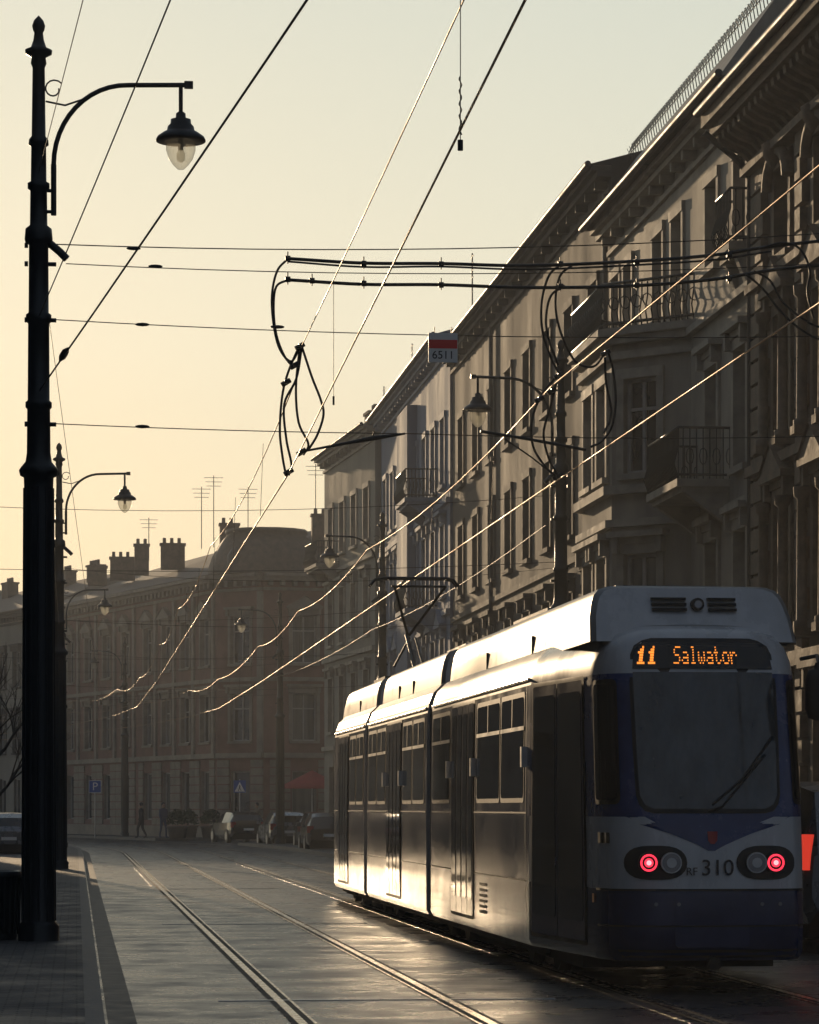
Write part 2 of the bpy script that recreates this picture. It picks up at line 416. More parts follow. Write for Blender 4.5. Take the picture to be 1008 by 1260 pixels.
def balcony(b, s0, s1, z, out, mt, rail_h=.95, step=.12):
    b.box(s0, s1, -.02, out, z-.14, z, mt)
    b.box(s0+.06, s1-.06, -.02, out-.1, z-.24, z-.141, mt)
    for s in (s0+.2, s1-.2):
        b.face([(s-.1,0,z-.24),(s-.1,out-.15,z-.24),(s-.1,0,z-.85)], mt); b.face([(s+.1,0,z-.24),(s+.1,out-.15,z-.24),(s+.1,0,z-.85)], mt)
        b.face([(s-.1,out-.15,z-.24),(s+.1,out-.15,z-.24),(s+.1,0,z-.85),(s-.1,0,z-.85)], mt)
    for zz in (z+.08, z+rail_h):
        b.tube([(s0+.04,.0,zz),(s0+.04,out-.04,zz),(s1-.04,out-.04,zz),(s1-.04,0,zz)], .024, 'iron', 6)
    n = int((s1-s0)/step)
    for i in range(n+1):
        s = s0+.04+(s1-s0-.08)*i/n
        b.tube([(s,out-.04,z),(s,out+.05,z+.28),(s,out-.04,z+.6),(s,out-.04,z+rail_h)], .013, 'iron', 4, False)
    n = int(out/step)
    for i in range(n):
        y = out*i/n
        for s in (s0+.04, s1-.04):
            b.tube([(s,y,z),(s,y,z+rail_h)], .013, 'iron', 4, False)
            if i % 2 == 0: b.tube([(s,y+.07*math.cos(a),z+.42+.16*math.sin(a)) for a in [q*.8 for q in range(9)]], .011, 'iron', 4, False)

def rows(L, bay, w_, zs, kind, off=0):
    out = []; n = max(1, int((L-2*off)/bay)); st = (L-2*off)/n
    for i in range(n):
        c = off + (i+.5)*st
        for (a, c2, k) in zs: out.append((c-w_/2, c+w_/2, a, c2, k or kind))
    return out, [off+(i+.5)*st for i in range(n)]

# ------------------------------------------------------------------ ornate brown townhouse (near right)
b = B('ornate_brown_townhouse')
L = 26.5; H = 13.95; oY = 26.0; CT = 'browntrim'
ws = []
cols = [1.9+ i*2.8 for i in range(8)] + [24.3]
for c in cols:
    ws += [(c-.55,c+.55,1.2,3.6,'lint'),(c-.55,c+.55,4.7,6.9,'ped'),(c-.55,c+.55,8.0,10.1,'ped'),(c-.5,c+.5,11.1,12.6,'trim')]
facade(b, (12, oY), (0,1), L, H, ws, 'brown', CT, 'wframed', dp=.35)
shell(b, L, H, 12, 'brown', over=1.0, rise=2.6, rd=3)
band(b,0,L,4.0,4.25,.22,CT); band(b,0,L,7.5,7.68,.2,CT); band(b,0,L,10.75,10.9,.2,CT)
band(b,0,L,12.85,13.0,.28,CT); band(b,0,L,13.55,13.7,.82,CT); band(b,0,L,13.703,13.93,.98,CT); band(b,0,L,13.0,13.3,.12,CT)
for i in range(int(L/.42)):
    c = .21+i*.42
    pr = [(0,13.05),(.18,13.1),(.30,13.22),(.52,13.30),(.72,13.42),(.74,13.545),(0,13.545)]
    for sx in (-.09,.09): b.face([(c+sx,y_,z_) for y_,z_ in pr], CT)
    for (p,q) in zip(pr[:-1], pr[1:]): b.face([(c-.09,p[0],p[1]),(c+.09,p[0],p[1]),(c+.09,q[0],q[1]),(c-.09,q[0],q[1])], CT)
for s0 in (25.35, 22.5):
    w_ = 1.1 if s0 > 25 else .5
    z = .3; i = 0
    while z < 12.7:
        b.box(s0+(0 if i%2 else .14), s0+w_, -.02, .13, z, z+.36, CT); z += .42; i += 1
for c in [3.3+i*2.8 for i in range(7)]:
    for (a, c2) in ((4.3,7.4),(7.8,10.7),(11.0,12.8)):
        b.box(c-.2,c+.2,-.02,.14,a,c2,CT); b.box(c-.28,c+.28,-.02,.22,c2-.35,c2-.1,CT); b.box(c-.26,c+.26,-.02,.2,a,a+.2,CT)
for c in cols:
    b.tube([(c+.75*math.cos(t),.12,12.3+.55*math.sin(t)) for t in [math.pi*i/10 for i in range(11)]], .11, CT, 6)
    for zz in (4.6, 7.9):
        for sx in (-.72,.72):
            b.lathe((c+sx,.2,zz),[(0,.14),(.1,.14),(.12,.09),(2.1,.075),(2.15,.13),(2.3,.14)],CT,10)
            b.box(c+sx-.15,c+sx+.15,-.02,.36,zz-.14,zz,CT)
    b.lathe((c,.2,12.75),[(-.2,.02),(0,.16),(.2,.2),(.3,.05)],CT,8)
    for k in range(7): b.lathe((c-.45+k*.15,.06,7.0+.18),[(0,.03),(.05,.055),(.2,.03),(.28,.05)],CT,6)
b.tube([(26.35,.95,13.6),(26.35,.3,13.1),(26.35,.12,12.8),(26.35,.12,.2)], .06, 'roof', 8)
b.build()

# ------------------------------------------------------------------ cream townhouse with oriel
b = B('cream_townhouse')
oY = 52.53; L = 14.6; H = 14.7
ws = []
for c in (1.0, 3.5):
    ws += [(c-.55,c+.55,1.0,3.4,'trim'),(c-.5,c+.5,4.5,6.7,'lint'),(c-.5,c+.5,7.85,10.0,'lint'),(c-.5,c+.5,11.9,13.5,'trim')]
for c in (6.8, 8.8):
    ws += [(c-.5,c+.5,11.3,13.5,'trim')]
for c in (12.2, 13.7):
    ws += [(c-.45,c+.45,1.0,3.4,'trim'),(c-.45,c+.45,4.5,6.7,'lint'),(c-.45,c+.45,7.85,10.2,'lint'),(c-.45,c+.45,11.9,13.5,'trim')]
facade(b, (12, oY), (0,1), L, H, ws, 'cream', 'creamtrim')
shell(b, L, H, 12, 'cream', over=.6, rise=1.55, rd=.5)
cornice(b, L, H, 'creamtrim', .8, 1.1)
band(b,0,5.4,4.0,4.2,.16,'creamtrim'); band(b,11.8,L,4.0,4.2,.16,'creamtrim')
band(b,0,5.4,7.1,7.25,.12,'creamtrim'); band(b,0,L,10.9,11.04,.14,'creamtrim')
for i in range(8): band(b,0,5.4,.4+i*.44,.4+i*.44+.36,.05,'creamtrim')
balcony(b, 2.0, 5.0, 7.72, 1.0, 'creamtrim'); balcony(b, .3, 1.6, 11.8, .4, 'creamtrim')
b.tube([(.1,-.45,H+1.75),(L-.1,-.45,H+1.75)], .014, 'iron', 4)
for i in range(56):
    s = .1+i*(L-.2)/55
    b.tube([(s,-.45,H+1.5),(s+.05,-.42,H+1.75),(s-.08,-.5,H+1.98)], .011, 'iron', 4, False)
    b.tube([(s,-.45,H+1.7),(s+.14,-.4,H+1.88)], .009, 'iron', 4, False)
chim(b, 13.2, -1.6, H+1.2, 1.6, .6, .9)
P = [(12.0,58.1),(10.65,59.4),(10.65,62.9),(12.0,64.2)]
ZO = 11.05
for i,(p, q) in enumerate(zip(P, P[1:])):
    d = (q[0]-p[0], q[1]-p[1]); l = math.hypot(*d)
    if i == 1: wl = [(.45,1.45),(2.05,3.05)]
    else: wl = [(.78,1.55)] if i == 0 else [(.35,1.1)]
    wsn = []
    for (a, c) in wl:
        wsn += [(a,c,4.5,6.7,'lint'),(a,c,8.3,10.2,'trim'),(a,c,1.1,3.3,'sill')]
    facade(b, p, d, l, ZO, wsn, 'cream', 'creamtrim', dp=.16)
b.M = Matrix()
def orp(o): return [(12.1,58.1-1.35*o),(12.0,58.1-1.35*o),(10.65-o,59.4-.42*o),(10.65-o,62.9+.42*o),(12.0,64.2+1.35*o),(12.1,64.2+1.35*o)]
for (z0_, z1_, o_) in ((3.95,4.15,.16),(7.25,7.4,.14),(7.9,8.08,.18),(10.6,10.75,.12),(11.05,11.2,.30),(10.9,11.048,.2),(.1,.6,.1)):
    b.prism(orp(o_), z0_, z1_, 'creamtrim')
pp = orp(.2)[1:5]
for zz in (11.3, 12.1):
    b.tube([(x,y,zz) for x,y in pp], .032, 'iron', 6)
for (p,q) in zip(pp, pp[1:]):
    n = int(math.hypot(q[0]-p[0], q[1]-p[1])/.13)
    for i in range(n):
        t = i/n; x = p[0]+(q[0]-p[0])*t; y = p[1]+(q[1]-p[1])*t
        b.tube([(x,y,11.2),(x-.05,y-.03,11.5),(x,y,11.8),(x,y,12.1)], .015, 'iron', 4, False)
        if i % 2 == 0:
            b.tube([(x+.1*math.cos(a),y+.07*math.sin(a),11.7+.14*math.sin(a)) for a in [k*.8 for k in range(9)]], .015, 'iron', 4, False)
b.build()

# ------------------------------------------------------------------ grey-brown tenement
b = B('grey_tenement')
oY = 67.16; L = 29.0; H = 16.2
zs = [(1.0,3.3,'sill'),(4.7,6.9,'lint'),(8.3,10.5,'trim'),(11.8,13.9,'trim')]
ws, cs = rows(L, 3.4, 1.15, zs, 'trim', .6)
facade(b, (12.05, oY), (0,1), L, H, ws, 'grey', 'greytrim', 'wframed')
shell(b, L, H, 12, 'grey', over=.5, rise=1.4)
cornice(b, L, H, 'greytrim', .8, 1.3)
band(b,0,L,4.0,4.2,.14,'greytrim'); band(b,0,L,7.6,7.75,.08,'greytrim')
b.tube([(.3,.1,.2),(.3,.1,15.6)], .06,'roof',8); b.tube([(19.3,.1,.2),(19.3,.1,15.6)], .06,'roof',8)
for s in (1.6, 10, 19, 26): chim(b, s, -3.6, H+1.0, 1.7, .6, .6)
antenna(b, 27.2, -.4, H+.2, 2.8, 6, .6)
b.build()

# ------------------------------------------------------------------ blue-grey tenement
b = B('blue_tenement')
oY = 96.2; L = 22.0; H = 16.9
zs = [(.9,3.4,'sill'),(4.9,7.2,'ped'),(8.6,10.9,'lint'),(12.2,14.4,'trim')]
ws, cs = rows(L, 2.6, 1.1, zs, 'trim', .4)
facade(b, (11.97, oY), (0,1), L, H, ws, 'blue', 'bluetrim')
shell(b, L, H, 12, 'blue', over=.5, rise=1.5)
cornice(b, L, H, 'bluetrim', .8, .9)
for z in (4.1, 7.9, 11.5): band(b,0,L,z,z+.18,.14,'bluetrim')
b.box(9.5,12.9,-.02,.35,.2,15.9,'blue')
for z in (8.3, 12.0): balcony(b, 3.4, 6.4, z, 1.1, 'bluetrim')
for s in (2, 9, 16): chim(b, s, -3.4, H+.9, 1.6, .6, 1.0)
antenna(b, 20, -1, H+.4, 2.4, 3)
b.build()

# ------------------------------------------------------------------ beige tenement at the corner
b = B('beige_corner_tenement')
p0 = (12+cv(118.3)+.0, 118.3); p1 = (10.75, 130.8); d = (p1[0]-p0[0], p1[1]-p0[1]); L = math.hypot(*d); H = 16.8
zs = [(.9,3.4,'sill'),(4.9,7.2,'lint'),(8.6,10.9,'lint'),(12.4,14.5,'trim')]
ws, cs = rows(L, 2.9, 1.15, zs, 'trim', .4)
facade(b, p0, d, L, H, ws, 'beige', 'creamtrim')
shell(b, L, H, 12, 'beige', over=.5, rise=1.6)
cornice(b, L, H, 'creamtrim', .8, 1.0)
for z in (4.1, 7.9, 11.6): band(b,0,L,z,z+.18,.14,'creamtrim')
balcony(b, 8.6, 11.8, 12.0, 1.0, 'creamtrim')
chim(b, 6, -3, H+.8, 1.8, .6, 1.2); chim(b, 11.5, -2, H+.6, 1.2, .6, 1.3); antenna(b, 9, -2, H+.6, 2.2)
b.build()

# ------------------------------------------------------------------ brick corner building closing the view
b = B('brick_corner_building')
H = 13.4
pts = [(24.0,152.4),(9.3,150.3),(7.1,152.4),(3.3,164.0),(-.9,177.5)]
for i,(p,q) in enumerate(zip(pts, pts[1:])):
    d = (q[0]-p[0], q[1]-p[1]); L = math.hypot(*d)
    zs = [(1.0,3.5,'shop'),(5.0,7.4,'lint'),(8.9,11.3,'ped' if i!=1 else 'lint')]
    ws, cs = rows(L, 2.9 if i != 1 else 2.6, 1.25, zs, 'trim', .3)
    facade(b, p, d, L, H, ws, 'brick', 'bricktrim')
    band(b,0,L,4.15,4.4,.2,'bricktrim'); band(b,0,L,8.0,8.2,.15,'bricktrim'); band(b,0,L,.0,.7,.08,'bricktrim')
    for k, c in enumerate(cs):
        e = (cs[1]-cs[0])/2 if len(cs) > 1 else L/2
        for k2 in range(8):
            z = .75+k2*.42
            if c-e+.1 < c-.66: b.box(c-e+.02, c-.72, -.02, .07, z, z+.36, 'bricktrim'); b.box(c+.72, c+e-.02, -.02, .07, z, z+.36, 'bricktrim')
        b.box(c-e+.01, c-e+.35, -.02, .12, 4.4, 12.5, 'bricktrim')
    cornice(b, L, H, 'bricktrim', 1.15, .6)
    b.face([(0,.6,H+.02),(L,.6,H+.02),(L,-.4,H+.5),(0,-.4,H+.5)], 'rooftile')
b.M = Matrix()
ridge = [(24,160,H+2.5),(12.6,156.0,H+2.7),(11.2,158,H+2.7),(8.3,166,H+2.5),(4.6,179,H+2.4)]
for (p,q),(r1,r2) in zip(zip(pts,pts[1:]), zip(ridge,ridge[1:])):
    b.face([(p[0],p[1],H+.3),(q[0],q[1],H+.3),r2,r1], 'rooftile')
b.face([(24,152.4,0),(24,166,0),(24,166,H+3),(24,152.4,H)], 'chimney'); b.face([(-.9,177.5,0),(8,181,0),(8,181,H+2.4),(-.9,177.5,H)], 'chimney')
b.face([(r[0],r[1],r[2]) for r in ridge]+[(20,181,H+2.5),(24,166,H+2.5)], 'rooftile')
cx, cy = 9.6, 152.9
b.lathe((cx,cy,H), [(0,3.0),(.4,2.95),(1.0,2.75),(1.6,2.4),(2.1,2.0),(2.15,2.1),(2.35,2.1),(2.4,.0)], 'rooftile', 14)
b.lathe((cx-1.6,cy-1.9,H+.3),[(0,.5),(.6,.5),(.9,.3),(1.1,0)],'roof',8)
for (x,y,w_,h) in ((5.2,164,1.3,1.3),(2.6,172,1.4,1.2),(12.6,154,1.2,2.0),(14,155,1.0,1.5),(8,158.5,1.0,1.9),(3.6,168,.8,1.6),(1.2,176,1.1,1.0)):
    chim(b, x, y, H+1.2, w_, .7, h)
for (x,y,h) in ((7.2,159,3.8),(6.6,160,3.3),(8.9,157,3.0),(12.2,154,3.9),(4,168,2.4)): antenna(b, x, y, H+2.0, h, 3, 1.0)
b.build()

b = B('grey_distant_tenement')
H = 13.6; pts = [(-1.2,178.6),(-8.8,199.5)]
d = (pts[1][0]-pts[0][0], pts[1][1]-pts[0][1]); L = math.hypot(*d)
ws, cs = rows(L, 2.7, 1.2, [(1,3.4,'shop'),(5,7.3,'lint'),(9,11.2,'lint')], 'trim', .3)
facade(b, pts[0], d, L, H, ws, 'beige', 'greytrim'); shell(b, L, H, 12, 'beige', rise=2.2, rmat='rooftile'); cornice(b, L, H, 'greytrim')
for s in (3, 8, 13, 19): chim(b, s, -3.6, H+1.4, 1.3, .7, 1.2)
b.build()
b = B('far_tenement')
H = 14.5; pts = [(-9.4,200.5),(-40,232)]
d = (pts[1][0]-pts[0][0], pts[1][1]-pts[0][1]); L = math.hypot(*d)
ws, cs = rows(L, 2.7, 1.2, [(1,3.4,'shop'),(5,7.3,'lint'),(9,11.2,'lint'),(12.0,13.5,'trim')], 'trim', .3)
facade(b, pts[0], d, L, H, ws, 'beige', 'greytrim'); shell(b, L, H, 12, 'beige', rise=2.2, rmat='rooftile'); cornice(b, L, H, 'greytrim')
for s in (3, 10, 17, 26, 33): chim(b, s, -3.6, H+1.6, 1.7, .7, 1.5)
b.build()

def leftrow(y0, y1, H, mw, mt):
    b = B('unseen_left_row_tenement')
    L = y1-y0
    zs = [(1,3.4,'sill'),(4.9,7.1,'lint'),(8.3,10.2,'trim')]
    if H > 14: zs.append((11.6,13.2,'trim'))
    ws, cs = rows(L, 2.6, 1.15, zs, 'trim', .4)
    facade(b, (-6, y1), (0,-1), L, H, ws, mw, mt); shell(b, L, H, 12, mw, over=.5, rise=1.5 if H > 14 else 1.0); cornice(b, L, H, mt)
    b.build()
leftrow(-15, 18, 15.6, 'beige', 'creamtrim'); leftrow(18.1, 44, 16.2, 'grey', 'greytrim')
leftrow(46.5, 64.5, 15.2, 'cream', 'creamtrim'); leftrow(70, 83, 14.5, 'brown', 'browntrim'); leftrow(107, 117, 12.0, 'cream', 'creamtrim')  # unseen rows added to shade road and tram; gaps let sun patches through

# ------------------------------------------------------------------ lamp posts
def street_lamp(x, y, side=1):
    b = B('street_lamp')
    prof = [(0,.27),(.06,.27),(.08,.235),(.30,.235),(.33,.21),(.36,.19),(1.2,.18),(5.3,.165),(5.42,.17),(5.44,.21),(5.50,.225),(5.54,.2),(5.6,.15),(5.7,.135),
            (6.2,.13),(6.22,.15),(6.28,.15),(6.3,.125),(7.18,.12),(7.2,.145),(7.28,.145),(7.3,.115),(8.08,.11),(8.1,.15),(8.14,.16),(8.26,.15),(8.3,.10),
            (8.7,.095),(8.72,.125),(8.78,.125),(8.8,.09),(9.2,.085),(9.22,.115),(9.28,.11),(9.32,.08),(10.1,.07),(10.15,.09),(10.22,.08),(10.26,.15),(10.3,.155),(10.33,.09),
            (10.42,.06),(10.5,.05),(10.53,.065),(10.58,.075),(10.64,.055),(10.68,.02),(10.70,0)]
    b.lathe((0,0,0), prof, 'iron', 20)
    for k in range(12):
        a = 2*math.pi*k/12
        b.tube([(math.cos(a)*.185,math.sin(a)*.185,.36),(math.cos(a)*.163,math.sin(a)*.163,5.3)], .014, 'iron', 4)
    s = side
    for z in (8.07, 7.86, 7.22, 6.03):
        b.tube([(s*.1,0,z),(s*.2,0,z)], .025, 'iron', 6)
        b.tube([(-s*.12,0,z),(-s*.16,0,z)], .03, 'iron', 6)
    b.tube([(s*.1,0,8.12),(s*.24,-.02,8.0),(s*.32,-.02,7.92)], .045, 'iron', 6)
    x0 = .17
    b.tube([(s*x0,0,8.42),(s*x0,0,9.0)], .032, 'iron', 8)
    for z in (8.46, 8.7): b.tube([(s*.08,0,z),(s*(x0+.03),0,z)], .02, 'iron', 6)
    pa = []
    for i in range(13):
        t = math.pi/2*i/12
        pa.append((s*(x0+.85-.85*math.cos(t)), 0, 9.0+.93*math.sin(t)))
    pa += [(s*1.72,0,9.95)]
    b.tube(pa, .028, 'iron', 8)
    b.box(s*1.66, s*1.76, -.03, .03, 9.91, 9.99, 'iron')
    sc = [(s*(.02+.15+.12*math.cos(t)*(1-.08*t)),0,9.86+.12*math.sin(t)*(1-.08*t)) for t in [math.pi*.2+i*.45 for i in range(14)]]
    b.tube(sc, .010, 'iron', 5); b.tube([(s*.08,0,9.72),(s*.3,0,9.68),(s*.52,0,9.76)], .012, 'iron', 5)
    lx = s*1.62
    b.tube([(lx,0,9.95),(lx,0,9.6)], .024, 'iron', 8)
    b.lathe((lx,0,0), [(9.64,.03),(9.62,.055),(9.56,.06),(9.55,.115),(9.50,.12),(9.47,.15),(9.42,.16),(9.40,.2),(9.35,.27),(9.32,.285),(9.30,.285),(9.30,.17),(9.30,.0)], 'iron', 24)
    b.lathe((lx,0,0), [(9.29,.17),(9.2,.17),(9.1,.14),(9.03,.09),(8.98,.04),(8.97,0)], 'lampglass', 20)
    b.tube([(lx,0,9.3),(lx,0,9.2)], .03, 'iron', 8); b.lathe((lx,0,9.05),[(.15,.03),(.1,.05),(.03,.045),(0,.0)], 'lampglass', 10)
    return b.build(loc=(x, y, 0.0))
for y in (34.6, 75, 115, 156): street_lamp(-.43+cv(y), y, 1)
for y in (17.5, 57.4, 91.5, 126, 160): street_lamp(9.3+cv(y), y, -1)

# ------------------------------------------------------------------ overhead wires
b = B('overhead_wires')
def sag(p, q, s=.0, n=8):
    p = Vector(p); q = Vector(q)
    return [p.lerp(q, i/n) - Vector((0,0,s*4*(i/n)*(1-i/n))) for i in range(n+1)]
def wire(pts, r=.009, m='wire', n=5): b.tube(pts, r, m, n, False)
wire(sag((1.75,-6,5.35),(2.43,34.6,5.5),.0), .0072, 'wire', 10); wire(sag((2.30,-6,7.0),(2.57,34.6,6.95),.15), .0062, 'wire', 10)
def run(x, z0, ys, r, s, m='wire'):
    for a, c in zip(ys, ys[1:]):
        b.tube(sag((x+cv(a), a, z0), (x+cv(c), c, z0), s, 8), r, m, 8, False)
YL = [34.6, 57, 75, 91.5, 115, 126, 140, 156, 170, 185, 205]
run(2.43, 5.5, YL, .010, 0); run(2.52, 6.6, YL, .008, .25)
run(5.56, 5.46, YL, .010, 0); run(5.50, 6.56, YL, .009, .2)
wire(sag((5.6,-6,5.46),(5.56,34.6,5.46),0), .008, 'wire', 10); wire(sag((5.65,-6,6.5),(5.5,34.6,6.56),.08), .008, 'wire', 10)
run(9.0, 7.1, [57.4,91.5,126,160,200], .008, .2, 'wireb')
for x, z0, z1 in ((2.43,5.5,6.5),(5.53,5.46,6.45)):
    for y in [40+k*7 for k in range(18)]: wire([(x+cv(y),y,z0),(x+cv(y)+.04,y,z1)], .004, 'wireb')
wire(sag((-.43,34.6,6.4),(4.4,.5,8.5),.1), .010, 'wireb')
wire(sag((-.43,34.6,7.25),(2.0,7,8.1),.1), .007, 'wireb')
wire(sag((-.43,34.6,8.9),(.6,15,7.9),.0), .005, 'wireb')
wire([(-.43,34.6,6.6),(-.43+cv(75),75,6.2)], .005, 'wireb'); wire([(-.43,34.6,8.1),(.35,75,6.1),(1.0,115,5.6)], .005, 'wireb')
b.tube([(-.18,32.85,6.5),(-.15,32.63,6.515),(-.12,32.42,6.53),(-.09,32.2,6.54)], [.012,.04,.04,.012], 'rubber', 8)
Y0 = 34.6
wire(sag((-.3,Y0,8.09),(12,Y0,8.75),.22,16), .007, 'wireb')
wire(sag((-.12,Y0,7.87),(12,Y0,8.35),.22,16), .006, 'wireb')
wire(sag((-.3,Y0,7.23),(12,Y0,7.35),.16,16), .006, 'wireb')
wire(sag((-.3,Y0,6.04),(3.9,Y0,5.98),.02,8), .006, 'wireb'); wire(sag((3.9,Y0,5.98),(12,Y0,6.2),.1,8), .006, 'wireb')
for z, xs in ((8.07,(.65,)),(7.87,(.9,)),(7.2,(.75,2.3)),(6.03,(.75,))):
    for xx in xs: b.tube([(xx-.08,Y0,z-.01),(xx-.05,Y0,z-.01),(xx,Y0,z-.01),(xx+.05,Y0,z-.01),(xx+.08,Y0,z-.01)], [.008,.018,.022,.018,.008], 'rubber', 8)
for y in (57.4, 75, 91.5, 115, 126, 156):
    c = cv(y)
    wire(sag((-.43+c if y in (75,115,156) else -6,y,7.6),(9.3+c if y in (57.4,91.5,126) else 12+c,y,7.7),.35,12), .006, 'wireb')
    wire(sag((-.43+c if y in (75,115,156) else -6,y,6.3),(9.3+c if y in (57.4,91.5,126) else 12+c,y,6.4),.2,12), .006, 'wireb')
wire([(2.2,17.2,5.5),(2.2,17.2,8.8)], .003, 'wireb')
b.tube([(2.2+.008*math.cos(k*1.4),17.2,5.53+k*.016) for k in range(22)], .004, 'wireb', 5)
b.tube([(2.2,17.2,5.44),(2.2,17.2,5.50)], .016, 'rubber', 8)
wire([(2.95,34.6,6.35),(2.95,34.6,7.7)], .004, 'wireb'); b.tube([(2.95,34.6,6.3),(2.95,34.6,6.4)], .012, 'rubber', 6)
b.build()

b = B('feeder_cables')
def smooth(pts, n=6):
    P = [Vector(p) for p in pts]; P = [2*P[0]-P[1]] + P + [2*P[-1]-P[-2]]; out = []
    for i in range(1, len(P)-2):
        p0,p1,p2,p3 = P[i-1:i+3]
        for k in range(n):
            t = k/n; out.append(.5*((2*p1)+(p2-p0)*t+(2*p0-5*p1+4*p2-p3)*t*t+(3*p1-p0-3*p2+p3)*t**3))
    out.append(P[-2]); return out
def cab(xz, r=.016, dy=0):
    b.tube(smooth([(x, Y0+dy+.03*math.sin(i*1.3), z) for i,(x,z) in enumerate(xz)]), r, 'rubber', 6)
cab([(2.42,7.98),(3.3,7.95),(4.2,7.96),(5.2,7.95),(6.4,8.02),(7.4,8.12),(8.1,8.24),(9.4,8.4),(12,8.7)], .02)
cab([(2.42,7.74),(3.3,7.71),(4.2,7.72),(5.2,7.70),(6.4,7.74),(7.4,7.84),(8.2,7.98),(9.4,8.1),(12,8.3)], .02, .03)
cab([(2.42,7.94),(3.3,7.90),(4.2,7.92),(5.2,7.90),(6.4,7.97),(7.4,8.06),(8.1,8.18)], .012, -.03)
for xx, z in [(2.42,7.98),(2.42,7.74),(2.7,7.73),(3.3,7.94),(3.3,7.71),(4.2,7.95),(4.2,7.71),(5.6,7.98),(5.6,7.72),(6.5,8.02),(6.5,7.75),(7.6,8.12),(7.6,7.85)]:
    b.tube([(xx-.03,Y0,z),(xx+.03,Y0,z)], .034, 'rubber', 8); b.tube([(xx,Y0,z-.06),(xx,Y0,z+.08)], .008, 'rubber', 5)
loops = [
 [(2.42,7.98),(2.30,7.84),(2.24,7.55),(2.26,7.2),(2.33,6.93),(2.46,6.80),(2.56,6.95)],
 [(2.42,7.74),(2.29,7.66),(2.26,7.40),(2.29,7.1),(2.38,6.86),(2.50,6.72)],
 [(2.56,6.99),(2.43,6.68),(2.36,6.4),(2.33,6.0),(2.36,5.7),(2.40,5.5)],
 [(2.58,6.95),(2.52,6.6),(2.38,6.3),(2.40,5.9),(2.46,5.6),(2.43,5.48)],
 [(2.58,6.97),(2.70,6.62),(2.80,6.36),(2.83,6.18),(2.76,5.95),(2.66,5.78)],
 [(2.56,6.95),(2.52,6.5),(2.55,6.1),(2.66,5.85),(2.60,5.72)],
 [(5.62,7.98),(5.47,7.85),(5.38,7.55),(5.38,7.2),(5.47,6.9),(5.58,6.7)],
 [(5.66,7.74),(5.5,7.62),(5.44,7.35),(5.47,7.1),(5.58,6.8)],
 [(5.75,7.98),(5.60,7.84),(5.55,7.5),(5.62,7.15),(5.78,6.85),(6.0,6.8),(6.15,6.98)],
 [(6.15,6.98),(6.22,6.75),(6.25,6.4),(6.2,6.1),(6.08,5.92),(5.95,5.85)],
 [(6.12,6.9),(6.14,6.6),(6.2,6.25),(6.1,6.0)],
 [(5.58,6.7),(5.38,6.45),(5.27,6.15),(5.28,5.85),(5.42,5.62),(5.56,5.5)],
 [(5.55,6.6),(5.48,6.3),(5.40,6.0),(5.46,5.7),(5.56,5.52)],
 [(7.95,8.2),(8.25,8.28),(8.45,8.2),(8.55,7.95),(8.52,7.7),(8.6,7.4)],
 [(7.9,7.95),(8.1,7.85),(8.25,7.6),(8.45,7.42),(8.7,7.3),(9.1,7.35)],
 [(7.8,7.9),(8.0,7.75),(8.2,7.5),(8.4,7.3),(8.7,7.15),(9.2,7.2)],
]
for l in loops: cab(l, .014, random.uniform(-.05,.05))
for (x,z) in ((2.56,6.97),(2.5,6.75),(2.43,5.52),(2.58,5.75),(2.4,6.55),(5.58,6.68),(5.56,5.5),(6.13,6.95),(5.5,6.5),(5.35,6.4)):
    b.tube([(x-.05,Y0,z-.03),(x+.05,Y0,z+.03)], .03, 'rubber', 6); b.box(x-.02,x+.02,Y0-.08,Y0+.08,z-.02,z+.02,'iron')
b.tube([(2.6,Y0,5.76),(3.1,Y0,5.86),(3.4,Y0,5.92),(3.78,Y0,5.98)], [.012,.018,.028,.012], 'rubber', 8)
b.tube([(3.4,Y0,5.92),(3.42,Y0,6.0)], .01, 'rubber', 5)
b.tube([(4.66,Y0,6.02),(5.2,Y0,5.94),(5.9,Y0,5.82)], .018, 'rubber', 8)
b.tube([(5.56,Y0,5.5),(5.2,Y0-.3,5.7),(4.9,Y0-.3,5.9)], .01, 'rubber', 6)
b.build()

e = empty('catenary_number_sign', (4.22, Y0-.02, 6.98))
b = B('plate'); b.box(-.17,.17,-.008,.008,-.17,.17,'signw'); b.box(-.165,.165,-.012,-.0085,-.01,.09,'signr')
b.tube([(-.1,0,.17),(-.1,0,.24)],.006,'iron',5); b.tube([(.1,0,.17),(.1,0,.24)],.006,'iron',5); b.build(e)
text('lettering', '6511', .13, (0,-.012,-.09), 'txt', e)

# ------------------------------------------------------------------ tram
TX, TY = 5.56, 26.0
tram = empty('tram', (TX, TY, 0))
OUT = [(0,0,1),(.35,.012,1),(.6,.045,1),(.76,.11,1),(.86,.22,.98),(.91,.4,.92),(1.035,1.75,.45),(1.16,3.1,0),(1.16,11.3,0)]
ARC = [0]
for a, c in zip(OUT, OUT[1:]): ARC.append(ARC[-1] + math.hypot(c[0]-a[0], c[1]-a[1]))
LV = [(.30,.03,.06),(.36,0,0),(.62,0,-.02),(.93,0,.0),(1.25,0,.02),(1.57,0,.07),(2.2,.006,.21),(2.85,.015,.36),(2.97,.03,.40),(3.10,.075,.45),(3.21,.17,.54),(3.29,.32,.72),(3.34,.6,1.0)]
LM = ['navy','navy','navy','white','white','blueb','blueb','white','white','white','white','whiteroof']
LM2 = ['navy','navy','navy','sidegrey','sidegrey','navy','navy','whiteroof','whiteroof','whiteroof','whiteroof','whiteroof']
